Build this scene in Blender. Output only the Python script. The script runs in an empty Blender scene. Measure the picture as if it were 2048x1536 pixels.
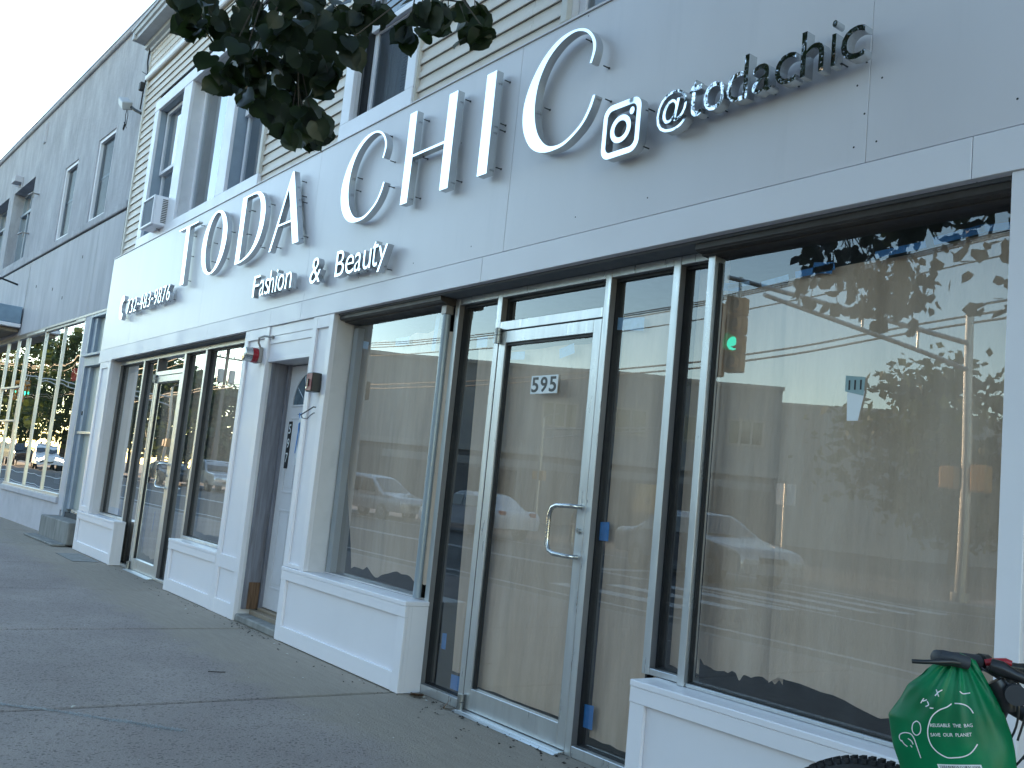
import bpy, bmesh, math, random
from mathutils import Vector, Matrix
R = math.radians
rnd = random.Random(7)
S = bpy.context.scene
COL = S.collection

# ------------------------------------------------------------------ camera
F_PX = 1902.6
def cam_axes(yaw, pitch, roll):
    f = Vector((math.sin(yaw)*math.cos(pitch), math.cos(yaw)*math.cos(pitch), math.sin(pitch)))
    r = f.cross(Vector((0, 0, 1))).normalized(); u = r.cross(f)
    c, s = math.cos(roll), math.sin(roll)
    return c*r + s*u, -s*r + c*u, f
CR, CU, CF = cam_axes(R(-53.5124), R(6.7259), R(5.6742))
CAM = Vector((0, 0, 1.28))
cd = bpy.data.cameras.new('camera'); co = bpy.data.objects.new('camera', cd); COL.objects.link(co)
co.matrix_world = Matrix(((CR.x, CU.x, -CF.x, CAM.x), (CR.y, CU.y, -CF.y, CAM.y), (CR.z, CU.z, -CF.z, CAM.z), (0, 0, 0, 1)))
cd.sensor_width = 36; cd.lens = F_PX/2048*36; cd.clip_end = 1500; cd.clip_start = .05
S.camera = co
def proj(p):                      # only used to trim the tree crown to its real outline
    v = Vector(p) - CAM; d = v.dot(CF)
    if d < .05: return None
    return 1024 + F_PX*v.dot(CR)/d, 768 - F_PX*v.dot(CU)/d

# ------------------------------------------------------------------ world, sun, exposure
SUN_EL, SUN_AZ = 9.0, (-.992, .125)     # direction towards the sun in plan
W = bpy.data.worlds.new('World'); S.world = W; W.use_nodes = True
nt = W.node_tree; nt.nodes.clear()
sky = nt.nodes.new('ShaderNodeTexSky'); sky.sky_type = 'NISHITA'; sky.sun_disc = False
sky.sun_elevation = R(SUN_EL); sky.sun_rotation = math.atan2(SUN_AZ[0], SUN_AZ[1])
sky.air_density = 1.0; sky.dust_density = .02; sky.ozone_density = 1.1; sky.altitude = 50
bg = nt.nodes.new('ShaderNodeBackground'); bg.inputs[1].default_value = .15
wo = nt.nodes.new('ShaderNodeOutputWorld')
nt.links.new(sky.outputs[0], bg.inputs[0]); nt.links.new(bg.outputs[0], wo.inputs[0])
sl = bpy.data.lights.new('sun', 'SUN'); sl.energy = 2.6; sl.angle = R(.6); sl.color = (1, .70, .42)
so = bpy.data.objects.new('sun', sl); COL.objects.link(so)
sd = Vector((SUN_AZ[0]*math.cos(R(SUN_EL)), SUN_AZ[1]*math.cos(R(SUN_EL)), math.sin(R(SUN_EL)))).normalized()
so.rotation_euler = sd.to_track_quat('Z', 'Y').to_euler()
S.view_settings.view_transform = 'Standard'; S.view_settings.look = 'None'
S.view_settings.exposure = 2.3; S.view_settings.gamma = 1; S.view_settings.use_curve_mapping = False
S.render.engine = 'CYCLES'
S.cycles.max_bounces = 8; S.cycles.transparent_max_bounces = 16; S.cycles.glossy_bounces = 5
S.cycles.use_denoising = True; S.cycles.caustics_reflective = False; S.cycles.caustics_refractive = False

# ------------------------------------------------------------------ materials
MATS = {}
def new_mat(name):
    m = bpy.data.materials.new(name); m.use_nodes = True; MATS[name] = m
    t = m.node_tree; b = t.nodes['Principled BSDF']
    return m, t, b
def pos(t, scale=(1, 1, 1), obj=False):
    g = t.nodes.new('ShaderNodeTexCoord' if obj else 'ShaderNodeNewGeometry')
    mp = t.nodes.new('ShaderNodeMapping'); mp.inputs['Scale'].default_value = scale
    t.links.new(g.outputs['Object' if obj else 'Position'], mp.inputs['Vector'])
    return mp.outputs[0]
def noise(t, vec, scale, detail=4, rough=.55):
    n = t.nodes.new('ShaderNodeTexNoise'); n.inputs['Scale'].default_value = scale
    n.inputs['Detail'].default_value = detail; n.inputs['Roughness'].default_value = rough
    t.links.new(vec, n.inputs['Vector']); return n.outputs[0]
def ramp(t, fac, stops, mode='LINEAR'):
    r = t.nodes.new('ShaderNodeValToRGB'); r.color_ramp.interpolation = mode
    el = r.color_ramp.elements
    while len(el) < len(stops): el.new(.5)
    for e, (p, c) in zip(el, stops):
        e.position = p; e.color = (c, c, c, 1) if not hasattr(c, '__len__') else (*c, 1)
    t.links.new(fac, r.inputs[0]); return r.outputs[0]
def mixc(t, fac, a, b, mode='MIX'):
    m = t.nodes.new('ShaderNodeMix'); m.data_type = 'RGBA'; m.blend_type = mode
    if isinstance(fac, (int, float)): m.inputs[0].default_value = fac
    else: t.links.new(fac, m.inputs[0])
    for i, v in ((6, a), (7, b)):
        if hasattr(v, 'links') or hasattr(v, 'is_linked'): t.links.new(v, m.inputs[i])
        else: m.inputs[i].default_value = (*v, 1)
    return m.outputs[2]
def bump(t, b, h, strength=.3, dist=.01):
    n = t.nodes.new('ShaderNodeBump'); n.inputs['Strength'].default_value = strength; n.inputs['Distance'].default_value = dist
    t.links.new(h, n.inputs['Height']); t.links.new(n.outputs[0], b.inputs['Normal'])
def simple(name, col, rough=.5, metal=0, var=.12, nscale=6, stretch=(1, 1, 1), bmp=0, bscale=60, dist=.002, spec=.5, dirt=None, dirt_amt=.0, dirt_scale=2.0, emit=None):
    m, t, b = new_mat(name)
    v = pos(t, stretch)
    n = noise(t, v, nscale, 5)
    c0 = tuple(max(0, c*(1-var)) for c in col); c1 = tuple(min(1, c*(1+var)) for c in col)
    c = ramp(t, n, [(.3, c0), (.7, c1)])
    if dirt:
        d = ramp(t, noise(t, v, dirt_scale, 8, .65), [(.52, 0.0), (.75, dirt_amt)])
        c = mixc(t, d, c, dirt)
    t.links.new(c, b.inputs['Base Color'])
    rr = ramp(t, noise(t, v, nscale*2.3, 4), [(.3, max(0, rough-.08)), (.7, min(1, rough+.08))])
    t.links.new(rr, b.inputs['Roughness'])
    b.inputs['Metallic'].default_value = metal; b.inputs['Specular IOR Level'].default_value = spec
    if bmp: bump(t, b, noise(t, pos(t), bscale, 6, .6), bmp, dist)
    if emit:
        b.inputs['Emission Color'].default_value = (*emit[0], 1); b.inputs['Emission Strength'].default_value = emit[1]
    return m
def glass_mat(name, gain=1.9, tint=(.82, .87, .86), wav=.05, wscale=.6, rough=0.0, dirt=.05):
    m, t, b = new_mat(name); t.nodes.remove(b)
    out = t.nodes['Material Output']
    tr = t.nodes.new('ShaderNodeBsdfTransparent'); tr.inputs[0].default_value = (*tint, 1)
    gl = t.nodes.new('ShaderNodeBsdfGlossy'); gl.inputs['Roughness'].default_value = rough; gl.inputs[0].default_value = (.97, .99, 1, 1)
    v = pos(t)
    bp_ = t.nodes.new('ShaderNodeBump'); bp_.inputs['Strength'].default_value = wav; bp_.inputs['Distance'].default_value = .05
    t.links.new(noise(t, v, wscale, 1), bp_.inputs['Height']); t.links.new(bp_.outputs[0], gl.inputs['Normal'])
    ge = t.nodes.new('ShaderNodeNewGeometry'); dt = t.nodes.new('ShaderNodeVectorMath'); dt.operation = 'DOT_PRODUCT'
    t.links.new(ge.outputs['Normal'], dt.inputs[0]); t.links.new(ge.outputs['Incoming'], dt.inputs[1])
    def mth(op, a, b_=None, clamp=False):       # Schlick reflectance, the same from both sides of the sheet
        n_ = t.nodes.new('ShaderNodeMath'); n_.operation = op; n_.use_clamp = clamp
        for i_, q_ in enumerate((a, b_)):
            if q_ is None: continue
            if isinstance(q_, (int, float)): n_.inputs[i_].default_value = q_
            else: t.links.new(q_, n_.inputs[i_])
        return n_.outputs[0]
    om = mth('SUBTRACT', 1.0, mth('ABSOLUTE', dt.outputs['Value']))
    F_ = mth('ADD', mth('MULTIPLY', mth('POWER', om, 5.0), .96), .042)
    mu = t.nodes.new('ShaderNodeMath'); mu.operation = 'MULTIPLY'; mu.use_clamp = True; mu.inputs[1].default_value = gain
    t.links.new(F_, mu.inputs[0])
    mx = t.nodes.new('ShaderNodeMixShader'); t.links.new(mu.outputs[0], mx.inputs[0])
    t.links.new(tr.outputs[0], mx.inputs[1]); t.links.new(gl.outputs[0], mx.inputs[2])
    last = mx.outputs[0]
    if dirt:                                  # thin film of dust and wipe marks
        df = t.nodes.new('ShaderNodeBsdfDiffuse'); df.inputs[0].default_value = (.62, .64, .66, 1)
        d = ramp(t, noise(t, pos(t, (3, 3, .7)), 2.2, 8, .7), [(.35, dirt*.35), (.75, dirt*1.6)])
        m2 = t.nodes.new('ShaderNodeMixShader'); t.links.new(d, m2.inputs[0])
        t.links.new(last, m2.inputs[1]); t.links.new(df.outputs[0], m2.inputs[2]); last = m2.outputs[0]
    t.links.new(last, out.inputs[0]); return m
simple('white_trim', (.82, .795, .82), .38, var=.02, nscale=2, bmp=.05, bscale=35, dirt=(.55, .55, .54), dirt_amt=.12, dirt_scale=3)
simple('white_board', (.80, .775, .80), .42, var=.02, nscale=1.2, bmp=.04, bscale=20, dirt=(.5, .5, .5), dirt_amt=.10, dirt_scale=1.4)
simple('old_white', (.68, .66, .67), .45, var=.05, nscale=4, dirt=(.42, .41, .40), dirt_amt=.30, dirt_scale=5)
# sign fascia: satin aluminium composite sheet, slight oil-canning
m, t, b = new_mat('fascia_sheet'); v = pos(t, (1, 1, .35))
c = ramp(t, noise(t, v, 1.3, 5), [(.3, (.70, .665, .68)), (.7, (.77, .735, .75))])
d = ramp(t, noise(t, pos(t, (3, 1, .25)), 2.0, 8, .7), [(.55, 0.), (.8, .16)])
c = mixc(t, d, c, (.42, .42, .43)); t.links.new(c, b.inputs['Base Color'])
b.inputs['Roughness'].default_value = .33; b.inputs['Specular IOR Level'].default_value = .45
bump(t, b, noise(t, pos(t), 1.1, 2), .10, .03)
simple('siding', (.70, .62, .54), .5, var=.04, nscale=1.5, stretch=(1, 1, 3), bmp=.12, bscale=90, dist=.0008, dirt=(.40, .37, .33), dirt_amt=.22, dirt_scale=2.5)
simple('siding_trim', (.62, .58, .52), .5, var=.05, dirt=(.40, .38, .34), dirt_amt=.2)
simple('cornice_metal', (.42, .42, .43), .45, var=.08, dirt=(.25, .24, .23), dirt_amt=.4)
simple('aluminium', (.60, .61, .61), .34, .75, var=.05, nscale=3, stretch=(6, 6, .6), dirt=(.35, .34, .32), dirt_amt=.25, dirt_scale=5)
simple('aluminium_dark', (.30, .28, .27), .40, .55, var=.12, nscale=3, stretch=(5, 5, .6))
simple('bronze_trim', (.055, .048, .045), .5, .1, var=.1)
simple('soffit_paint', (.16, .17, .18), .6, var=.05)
simple('member_side', (.19, .18, .178), .55, .0, var=.08)
simple('fan_glass', (.10, .14, .17), .12, var=.3, nscale=12)
simple('gasket', (.012, .013, .015), .55)
simple('hinge_metal', (.30, .31, .31), .35, .8)
simple('steel', (.55, .55, .53), .24, 1.0, var=.04, stretch=(1, 1, 8))
simple('pipe_paint', (.30, .35, .39), .35, .2, var=.08, stretch=(1, 1, .3))
simple('black_paint', (.015, .016, .018), .35)
simple('black_rubber', (.018, .018, .019), .75, bmp=.2, bscale=120)
simple('grip_rubber', (.03, .034, .042), .62)
simple('red_paint', (.33, .012, .02), .3)
simple('red_dull', (.22, .03, .04), .45)
simple('interior_dark', (.05, .052, .055), .8)
simple('interior_wall', (.10, .105, .11), .8)
simple('curtain', (.19, .215, .25), .8, var=.2, nscale=14, stretch=(3, 3, .15))
simple('pale_panel', (.40, .43, .40), .35, var=.06, nscale=2, stretch=(1, 1, .3))  # opaque pale green-grey for the side door's panels
simple('weathered_wood', (.21, .21, .24), .75, var=.25, nscale=12, stretch=(3, 3, .25), bmp=.4, bscale=40, dist=.003, dirt=(.09, .06, .04), dirt_amt=.6, dirt_scale=5)
simple('rotten_wood', (.16, .09, .05), .85, var=.5, nscale=18, stretch=(3, 3, .3), bmp=.6, bscale=60, dist=.006)
simple('sill_wood', (.30, .235, .17), .7, var=.2, nscale=10, stretch=(.4, 3, 1), bmp=.3, bscale=50, dist=.003)
simple('paint_blue_grey', (.30, .35, .41), .4, var=.07, dirt=(.2, .22, .24), dirt_amt=.3)
simple('lilac_wall', (.50, .49, .53), .6, var=.06, nscale=3, bmp=.15, bscale=50, dist=.002, dirt=(.25, .25, .27), dirt_amt=.4)
simple('tape', (.02, .19, .52), .55, var=.12, nscale=30)
simple('tape_pale', (.22, .42, .66), .55, var=.12, nscale=30)
simple('print_white', (.78, .80, .80), .5, var=.03)
simple('print_black', (.012, .012, .014), .4)
simple('chalk', (.50, .53, .53), .9, var=.2, nscale=60)
simple('bark', (.09, .075, .06), .9, var=.35, nscale=14, stretch=(2, 2, .5), bmp=.8, bscale=30, dist=.01)
simple('curb', (.33, .33, .32), .85, var=.15, nscale=20, bmp=.3, bscale=80)
simple('road_paint', (.62, .62, .60), .7, var=.25, nscale=25, dirt=(.1, .1, .1), dirt_amt=.5, dirt_scale=12)
simple('yellow_paint', (.48, .20, .02), .5, var=.1)
simple('roof_felt', (.07, .07, .075), .9)
simple('dark_tyre', (.02, .02, .02), .8)
simple('car_silver', (.42, .43, .45), .22, .6, var=.01)
simple('car_white', (.72, .73, .75), .22, .0, var=.01)
simple('car_black', (.02, .022, .026), .18, .2, var=.01)
simple('car_glass', (.015, .02, .025), .05, .0, spec=.9)
simple('pole_wood', (.12, .10, .085), .85, var=.3, nscale=9, stretch=(3, 3, .4))
simple('pole_alu', (.45, .44, .42), .35, .8, var=.06)
simple('signal_yellow', (.50, .22, .03), .45, var=.05)
simple('wire', (.03, .03, .032), .6)
simple('wire_light', (.22, .20, .18), .6)
simple('opp_wall', (.30, .305, .31), .8, var=.06, nscale=.5, dirt=(.2, .2, .2), dirt_amt=.2, dirt_scale=.6)
simple('opp_dark', (.13, .13, .135), .8, var=.1, nscale=.6)
simple('opp_band', (.38, .37, .36), .8, var=.06, nscale=.5)
simple('opp_light', (.46, .42, .36), .8, var=.06, nscale=.5)
simple('opp_red', (.26, .10, .07), .85, var=.2, nscale=3)
simple('lamp_lens', (.5, .5, .48), .2)
simple('soil', (.06, .045, .035), .95, var=.3, nscale=30, bmp=.6, bscale=60, dist=.01)
simple('signal_green', (.05, .5, .38), .3, emit=((.02, .85, .55), 1.3))
simple('signal_off', (.05, .05, .05), .25)
simple('headlight_on', (.9, .9, .85), .2, emit=((1, .93, .8), 9.0))
simple('taillight', (.35, .02, .02), .25)
simple('red_glow', (.4, .02, .04), .4, emit=((.8, .03, .08), .55))
simple('lime', (.30, .42, .42), .6)
simple('twig', (.03, .022, .018), .9)
simple('crumb_pale', (.55, .54, .5), .9)
simple('fabric_blue', (.22, .30, .38), .8)
glass_mat('glass', 3.0, (.97, .975, .965), .05, .7, dirt=.035)
glass_mat('glass_wavy', 2.8, (.30, .34, .36), .10, 1.1, dirt=.01)
glass_mat('glass_upper', 1.7, (.55, .6, .64), .04, .9, dirt=.03)
glass_mat('screen', .28, (.38, .42, .46), .03, .9, rough=.12, dirt=.06)
# chrome
for nm, ro, st in (('chrome_face', .035, .10), ('chrome_small', .04, .35), ('chrome_warped', .03, .75)):
    m, t, b = new_mat(nm); b.inputs['Metallic'].default_value = 1; b.inputs['Roughness'].default_value = ro
    b.inputs['Base Color'].default_value = (.90, .93, .95, 1); bump(t, b, noise(t, pos(t), {'chrome_face': 3.0, 'chrome_small': 9.0, 'chrome_warped': 5.0}[nm], 2), st, .02)
m, t, b = new_mat('letter_return'); b.inputs['Metallic'].default_value = .9; b.inputs['Roughness'].default_value = .26
b.inputs['Base Color'].default_value = (.60, .62, .63, 1); bump(t, b, noise(t, pos(t), 2.5, 2), .1, .02)
# stucco
m, t, b = new_mat('stucco')
s1 = noise(t, pos(t, (1.3, 1.3, .55)), 1.6, 9, .68); s2 = noise(t, pos(t, (6, 6, 1.1)), 2.2, 7, .7)
c = ramp(t, s1, [(.30, (.33, .325, .35)), (.48, (.41, .40, .43)), (.62, (.49, .485, .51)), (.75, (.60, .60, .62))])
c = mixc(t, ramp(t, s2, [(.45, 0.), (.7, .5)]), c, (.60, .60, .62)); t.links.new(c, b.inputs['Base Color'])
b.inputs['Roughness'].default_value = .85; bump(t, b, noise(t, pos(t), 14, 9, .7), .6, .02)
# ribbed sheet
simple('ribbed_sheet', (.52, .505, .53), .55, var=.12, nscale=2.2, stretch=(2, 2, .3), dirt=(.26, .25, .27), dirt_amt=.35, dirt_scale=2)
# sidewalk concrete: pitted exposed field, smoother trowelled band along the wall
m, t, b = new_mat('concrete')
v = pos(t)
base = ramp(t, noise(t, v, .9, 9, .66), [(.3, (.315, .265, .245)), (.55, (.385, .33, .30)), (.75, (.46, .39, .355))])
grain = ramp(t, noise(t, v, 120, 6, .75), [(.34, (.30, .30, .30)), (.46, (.95, .95, .95)), (.62, (1.12, 1.12, 1.13))])
pits = t.nodes.new('ShaderNodeTexVoronoi'); pits.inputs['Scale'].default_value = 60;
t.links.new(pos(t, (1, .55, 1)), pits.inputs['Vector'])
pit = ramp(t, pits.outputs['Distance'], [(.10, .30), (.36, 1.0)])
sel = ramp(t, noise(t, v, 16, 5, .6), [(.38, 1.0), (.50, 0.0)])
pitm = t.nodes.new('ShaderNodeMath'); pitm.operation = 'MAXIMUM'; t.links.new(pit, pitm.inputs[0]); t.links.new(sel, pitm.inputs[1])
rough_c = mixc(t, 1.0, mixc(t, .85, base, grain, 'MULTIPLY'), pitm.outputs[0], 'MULTIPLY')
smooth_c = mixc(t, .25, ramp(t, noise(t, pos(t, (.5, 4, 1)), 7, 7, .65), [(.3, (.335, .285, .235)), (.7, (.405, .345, .285))]), grain, 'MULTIPLY')
sep = t.nodes.new('ShaderNodeSeparateXYZ'); t.links.new(v, sep.inputs[0])
ad = t.nodes.new('ShaderNodeMath'); ad.operation = 'MULTIPLY_ADD'; ad.inputs[1].default_value = .75; t.links.new(noise(t, v, 3.0, 5, .6), ad.inputs[0]); t.links.new(sep.outputs[1], ad.inputs[2])
band = ramp(t, ad.outputs[0], [(.0, 0.), (1., 0.)])
mr = t.nodes.new('ShaderNodeMapRange'); mr.inputs[1].default_value = 2.72; mr.inputs[2].default_value = 3.0; t.links.new(ad.outputs[0], mr.inputs[0])
t.links.new(mixc(t, mr.outputs[0], rough_c, smooth_c), b.inputs['Base Color'])
b.inputs['Roughness'].default_value = .88; b.inputs['Specular IOR Level'].default_value = .25
hm = t.nodes.new('ShaderNodeMath'); hm.operation = 'MULTIPLY'; t.links.new(pitm.outputs[0], hm.inputs[0]); t.links.new(noise(t, v, 90, 5, .7), hm.inputs[1])
bump(t, b, hm.outputs[0], .9, .010)
simple('step_concrete', (.24, .235, .22), .85, var=.25, nscale=5, stretch=(2, 2, .5), bmp=.5, bscale=70, dist=.004, dirt=(.10, .095, .09), dirt_amt=.6, dirt_scale=3)
m, t, b = new_mat('asphalt')
c = mixc(t, .8, ramp(t, noise(t, pos(t), .4, 7), [(.3, (.045, .045, .048)), (.7, (.075, .074, .074))]), ramp(t, noise(t, pos(t), 90, 4, .8), [(.3, .5), (.7, 1.4)]), 'MULTIPLY')
t.links.new(c, b.inputs['Base Color']); b.inputs['Roughness'].default_value = .85
# kraft paper
m, t, b = new_mat('kraft_paper')
v = pos(t, (1, 1, .12))
c = ramp(t, noise(t, v, 7, 6, .6), [(.28, (.50, .365, .265)), (.5, (.66, .49, .36)), (.74, (.76, .59, .45))])
t.links.new(c, b.inputs['Base Color']); b.inputs['Roughness'].default_value = .6
bump(t, b, noise(t, pos(t, (1, 1, .2)), 9, 5, .6), .7, .03)
# leaves
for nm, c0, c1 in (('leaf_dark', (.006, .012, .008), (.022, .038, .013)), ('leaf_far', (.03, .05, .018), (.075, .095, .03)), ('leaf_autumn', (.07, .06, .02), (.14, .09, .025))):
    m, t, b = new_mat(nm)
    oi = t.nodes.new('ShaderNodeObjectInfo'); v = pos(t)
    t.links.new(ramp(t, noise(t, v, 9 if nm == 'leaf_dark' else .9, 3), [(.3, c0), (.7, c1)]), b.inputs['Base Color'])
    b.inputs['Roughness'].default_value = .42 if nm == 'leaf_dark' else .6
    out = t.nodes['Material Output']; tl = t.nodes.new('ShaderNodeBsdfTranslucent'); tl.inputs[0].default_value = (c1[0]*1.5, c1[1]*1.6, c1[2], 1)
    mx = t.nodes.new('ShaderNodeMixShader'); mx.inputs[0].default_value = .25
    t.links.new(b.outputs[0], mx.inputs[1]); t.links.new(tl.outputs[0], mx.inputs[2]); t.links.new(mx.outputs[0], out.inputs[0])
# thin green bag film
m, t, b = new_mat('green_film')
fo = noise(t, pos(t, (1, 1, .25)), 22, 5, .6)
t.links.new(ramp(t, noise(t, pos(t), 7, 3), [(.3, (.0, .16, .06)), (.7, (.0, .30, .12))]), b.inputs['Base Color'])
b.inputs['Roughness'].default_value = .38; b.inputs['Specular IOR Level'].default_value = .4; bump(t, b, fo, .35, .006)
out = t.nodes['Material Output']; tl = t.nodes.new('ShaderNodeBsdfTranslucent'); tl.inputs[0].default_value = (.0, .32, .12, 1)
mx = t.nodes.new('ShaderNodeMixShader'); mx.inputs[0].default_value = .35
t.links.new(b.outputs[0], mx.inputs[1]); t.links.new(tl.outputs[0], mx.inputs[2]); t.links.new(mx.outputs[0], out.inputs[0])

# ------------------------------------------------------------------ helpers
def tag(o, label=None, cat=None, group=None, kind=None):
    if label: o['label'] = label
    if cat: o['category'] = cat
    if group: o['group'] = group
    if kind: o['kind'] = kind
    return o
def empty(name, loc=(0, 0, 0), rz=0, parent=None):
    o = bpy.data.objects.new(name, None); COL.objects.link(o); o.location = loc; o.rotation_euler = (0, 0, rz)
    o.empty_display_size = .1
    if parent: o.parent = parent
    return o
def obj(name, verts, faces, mat, parent=None, smooth=False, mats=None, fm=None):
    me = bpy.data.meshes.new(name); me.from_pydata([tuple(v) for v in verts], [], faces)
    for mm in (mats or [mat]): me.materials.append(MATS[mm])
    if fm: me.polygons.foreach_set('material_index', fm)
    if smooth: me.polygons.foreach_set('use_smooth', [True]*len(me.polygons))
    me.update()
    o = bpy.data.objects.new(name, me); COL.objects.link(o)
    if parent: o.parent = parent
    return o
def fix(o):                       # outward normals
    bm = bmesh.new(); bm.from_mesh(o.data); bmesh.ops.recalc_face_normals(bm, faces=bm.faces); bm.to_mesh(o.data); bm.free(); return o
class MB:
    def __init__(s): s.v = []; s.f = []
    def add(s, v, f):
        k = len(s.v); s.v += [tuple(p) for p in v]; s.f += [tuple(i+k for i in q) for q in f]; return s
    def box(s, x0, x1, y0, y1, z0, z1, c=.0025):
        x0, x1 = sorted((x0, x1)); y0, y1 = sorted((y0, y1)); z0, z1 = sorted((z0, z1))
        c = min(c, (x1-x0)*.3, (y1-y0)*.3, (z1-z0)*.3)
        if c <= 0:
            v = [(x, y, z) for x in (x0, x1) for y in (y0, y1) for z in (z0, z1)]
            return s.add(v, [(0, 1, 3, 2), (4, 6, 7, 5), (0, 4, 5, 1), (2, 3, 7, 6), (0, 2, 6, 4), (1, 5, 7, 3)])
        X, Y, Z = (x0, x1), (y0, y1), (z0, z1); v = []; idx = {}
        for i in (0, 1):
            for j in (0, 1):
                for k in (0, 1):
                    sx, sy, sz = (1, -1)[i]*c, (1, -1)[j]*c, (1, -1)[k]*c
                    for a, p in enumerate(((X[i], Y[j]+sy, Z[k]+sz), (X[i]+sx, Y[j], Z[k]+sz), (X[i]+sx, Y[j]+sy, Z[k]))):
                        idx[i, j, k, a] = len(v); v.append(p)
        f = []
        for i in (0, 1):
            q = [idx[i, 0, 0, 0], idx[i, 1, 0, 0], idx[i, 1, 1, 0], idx[i, 0, 1, 0]]; f.append(q if i else q[::-1])
            q = [idx[0, i, 0, 1], idx[1, i, 0, 1], idx[1, i, 1, 1], idx[0, i, 1, 1]]; f.append(q[::-1] if i else q)
            q = [idx[0, 0, i, 2], idx[1, 0, i, 2], idx[1, 1, i, 2], idx[0, 1, i, 2]]; f.append(q if i else q[::-1])
        for i in (0, 1):
            for j in (0, 1):
                q = [idx[i, j, 0, 0], idx[i, j, 1, 0], idx[i, j, 1, 1], idx[i, j, 0, 1]]; f.append(q if i != j else q[::-1])
                q = [idx[i, 0, j, 0], idx[i, 1, j, 0], idx[i, 1, j, 2], idx[i, 0, j, 2]]; f.append(q if i == j else q[::-1])
                q = [idx[0, i, j, 1], idx[1, i, j, 1], idx[1, i, j, 2], idx[0, i, j, 2]]; f.append(q if i != j else q[::-1])
        for i in (0, 1):
            for j in (0, 1):
                for k in (0, 1):
                    q = [idx[i, j, k, 0], idx[i, j, k, 1], idx[i, j, k, 2]]
                    f.append(q if (i+j+k) % 2 == 1 else q[::-1])
        return s.add(v, f)
    def tube(s, pts, r, n=8, cap=True):
        P = [Vector(p) for p in pts]; rs = r if isinstance(r, (list, tuple)) else [r]*len(P)
        up = None; rings = []; v = []
        for i, p in enumerate(P):
            d = (P[min(i+1, len(P)-1)] - P[max(i-1, 0)]).normalized()
            if up is None:
                up = d.cross(Vector((0, 0, 1))); up = up.normalized() if up.length > .05 else d.cross(Vector((1, 0, 0))).normalized()
            up = (up - d*up.dot(d)).normalized(); w = d.cross(up)
            for k in range(n):
                a = 2*math.pi*k/n; v.append(p + (up*math.cos(a) + w*math.sin(a))*rs[i])
        f = [(i*n+k, i*n+(k+1) % n, (i+1)*n+(k+1) % n, (i+1)*n+k) for i in range(len(P)-1) for k in range(n)]
        if cap: f += [tuple(range(n))[::-1], tuple((len(P)-1)*n+k for k in range(n))]
        return s.add(v, f)
    def prism(s, poly, y0, y1):               # polygon in x,z pushed through y
        n = len(poly); v = [(x, y0, z) for x, z in poly] + [(x, y1, z) for x, z in poly]
        return s.add(v, [tuple(range(n)), tuple(range(n, 2*n))[::-1]] + [(i, i+n, (i+1) % n+n, (i+1) % n) for i in range(n)])
    def extx(s, prof, x0, x1):                # profile in y,z pushed along x
        n = len(prof); v = [(x0, y, z) for y, z in prof] + [(x1, y, z) for y, z in prof]
        return s.add(v, [tuple(range(n)), tuple(range(n, 2*n))[::-1]] + [(i, i+n, (i+1) % n+n, (i+1) % n) for i in range(n)])
    def build(s, name, mat, parent=None, smooth=False, recalc=False):
        o = obj(name, s.v, s.f, mat, parent, smooth)
        if recalc: fix(o)
        return o
def box(name, x0, x1, y0, y1, z0, z1, mat, parent=None, c=.0025):
    return MB().box(x0, x1, y0, y1, z0, z1, c).build(name, mat, parent)
def smooth_shade(o, ang=35):
    o.data.polygons.foreach_set('use_smooth', [True]*len(o.data.polygons))
    try: o.data.set_sharp_from_angle(angle=R(ang))
    except Exception: pass
    return o
def text_mesh(body, size=1, extrude=0, offset=0):
    cu = bpy.data.curves.new('lettering', 'FONT'); cu.body = body; cu.size = size; cu.extrude = extrude; cu.offset = offset; cu.resolution_u = 4
    o = bpy.data.objects.new('lettering', cu); COL.objects.link(o)
    dg = bpy.context.evaluated_depsgraph_get(); me = bpy.data.meshes.new_from_object(o.evaluated_get(dg))
    bpy.data.objects.remove(o)
    vs = [v.co.copy() for v in me.vertices]; fs = [tuple(p.vertices) for p in me.polygons]
    bpy.data.meshes.remove(me); return vs, fs
def text_fit(name, body, x0, x1, z0, z1, y, mat, parent, extrude=.0008, offset=0, ref=None):
    """flat lettering facing -Y, its outline fitted to the box"""
    vs, fs = text_mesh(body, 1, 1, offset)
    ax0 = min(v.x for v in vs); ax1 = max(v.x for v in vs); az0 = min(v.y for v in vs); az1 = max(v.y for v in vs)
    V = [((v.x-ax0)/(ax1-ax0)*(x1-x0)+x0, y - v.z*extrude, (v.y-az0)/(az1-az0)*(z1-z0)+z0) for v in vs]
    return fix(obj(name, V, fs, mat, parent))

# ================================================================== THE SETTING
g = obj('ground', [(-400, -400, -.20), (400, -400, -.20), (400, 400, -.20), (-400, 400, -.20)], [(0, 1, 2, 3)], 'asphalt'); tag(g, kind='structure')
road = obj('road', [(-200, -13.6, -.13), (60, -13.6, -.13), (60, -1.62, -.13), (-200, -1.62, -.13)], [(0, 1, 2, 3)], 'asphalt'); tag(road, kind='structure')
cross = obj('cross_road', [(-50, -90, -.134), (-11.5, -90, -.134), (-11.5, -13.5, -.134), (-34, -13.5, -.134)], [(0, 1, 2, 3)], 'asphalt'); tag(cross, kind='structure')
for a in ((-120, 30, -3.05, -2.93), (-120, -14, -7.30, -7.18), (-120, -14, -7.50, -7.38), (-120, 30, -12.5, -12.38), (-12.5, 30, -7.30, -7.18)):
    tag(box('lane_line', a[0], a[1], a[2], a[3], -.1299, -.1255, 'road_paint', road, 0))
for i in range(7):
    tag(box('crosswalk_bar', -12.9, -9.9, -11.9+i*1.25, -11.45+i*1.25, -.1299, -.1253, 'road_paint', road, 0))
tag(box('stop_line', -16.2, -15.75, -12.1, -7.7, -.1299, -.1254, 'road_paint', road, 0))
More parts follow.
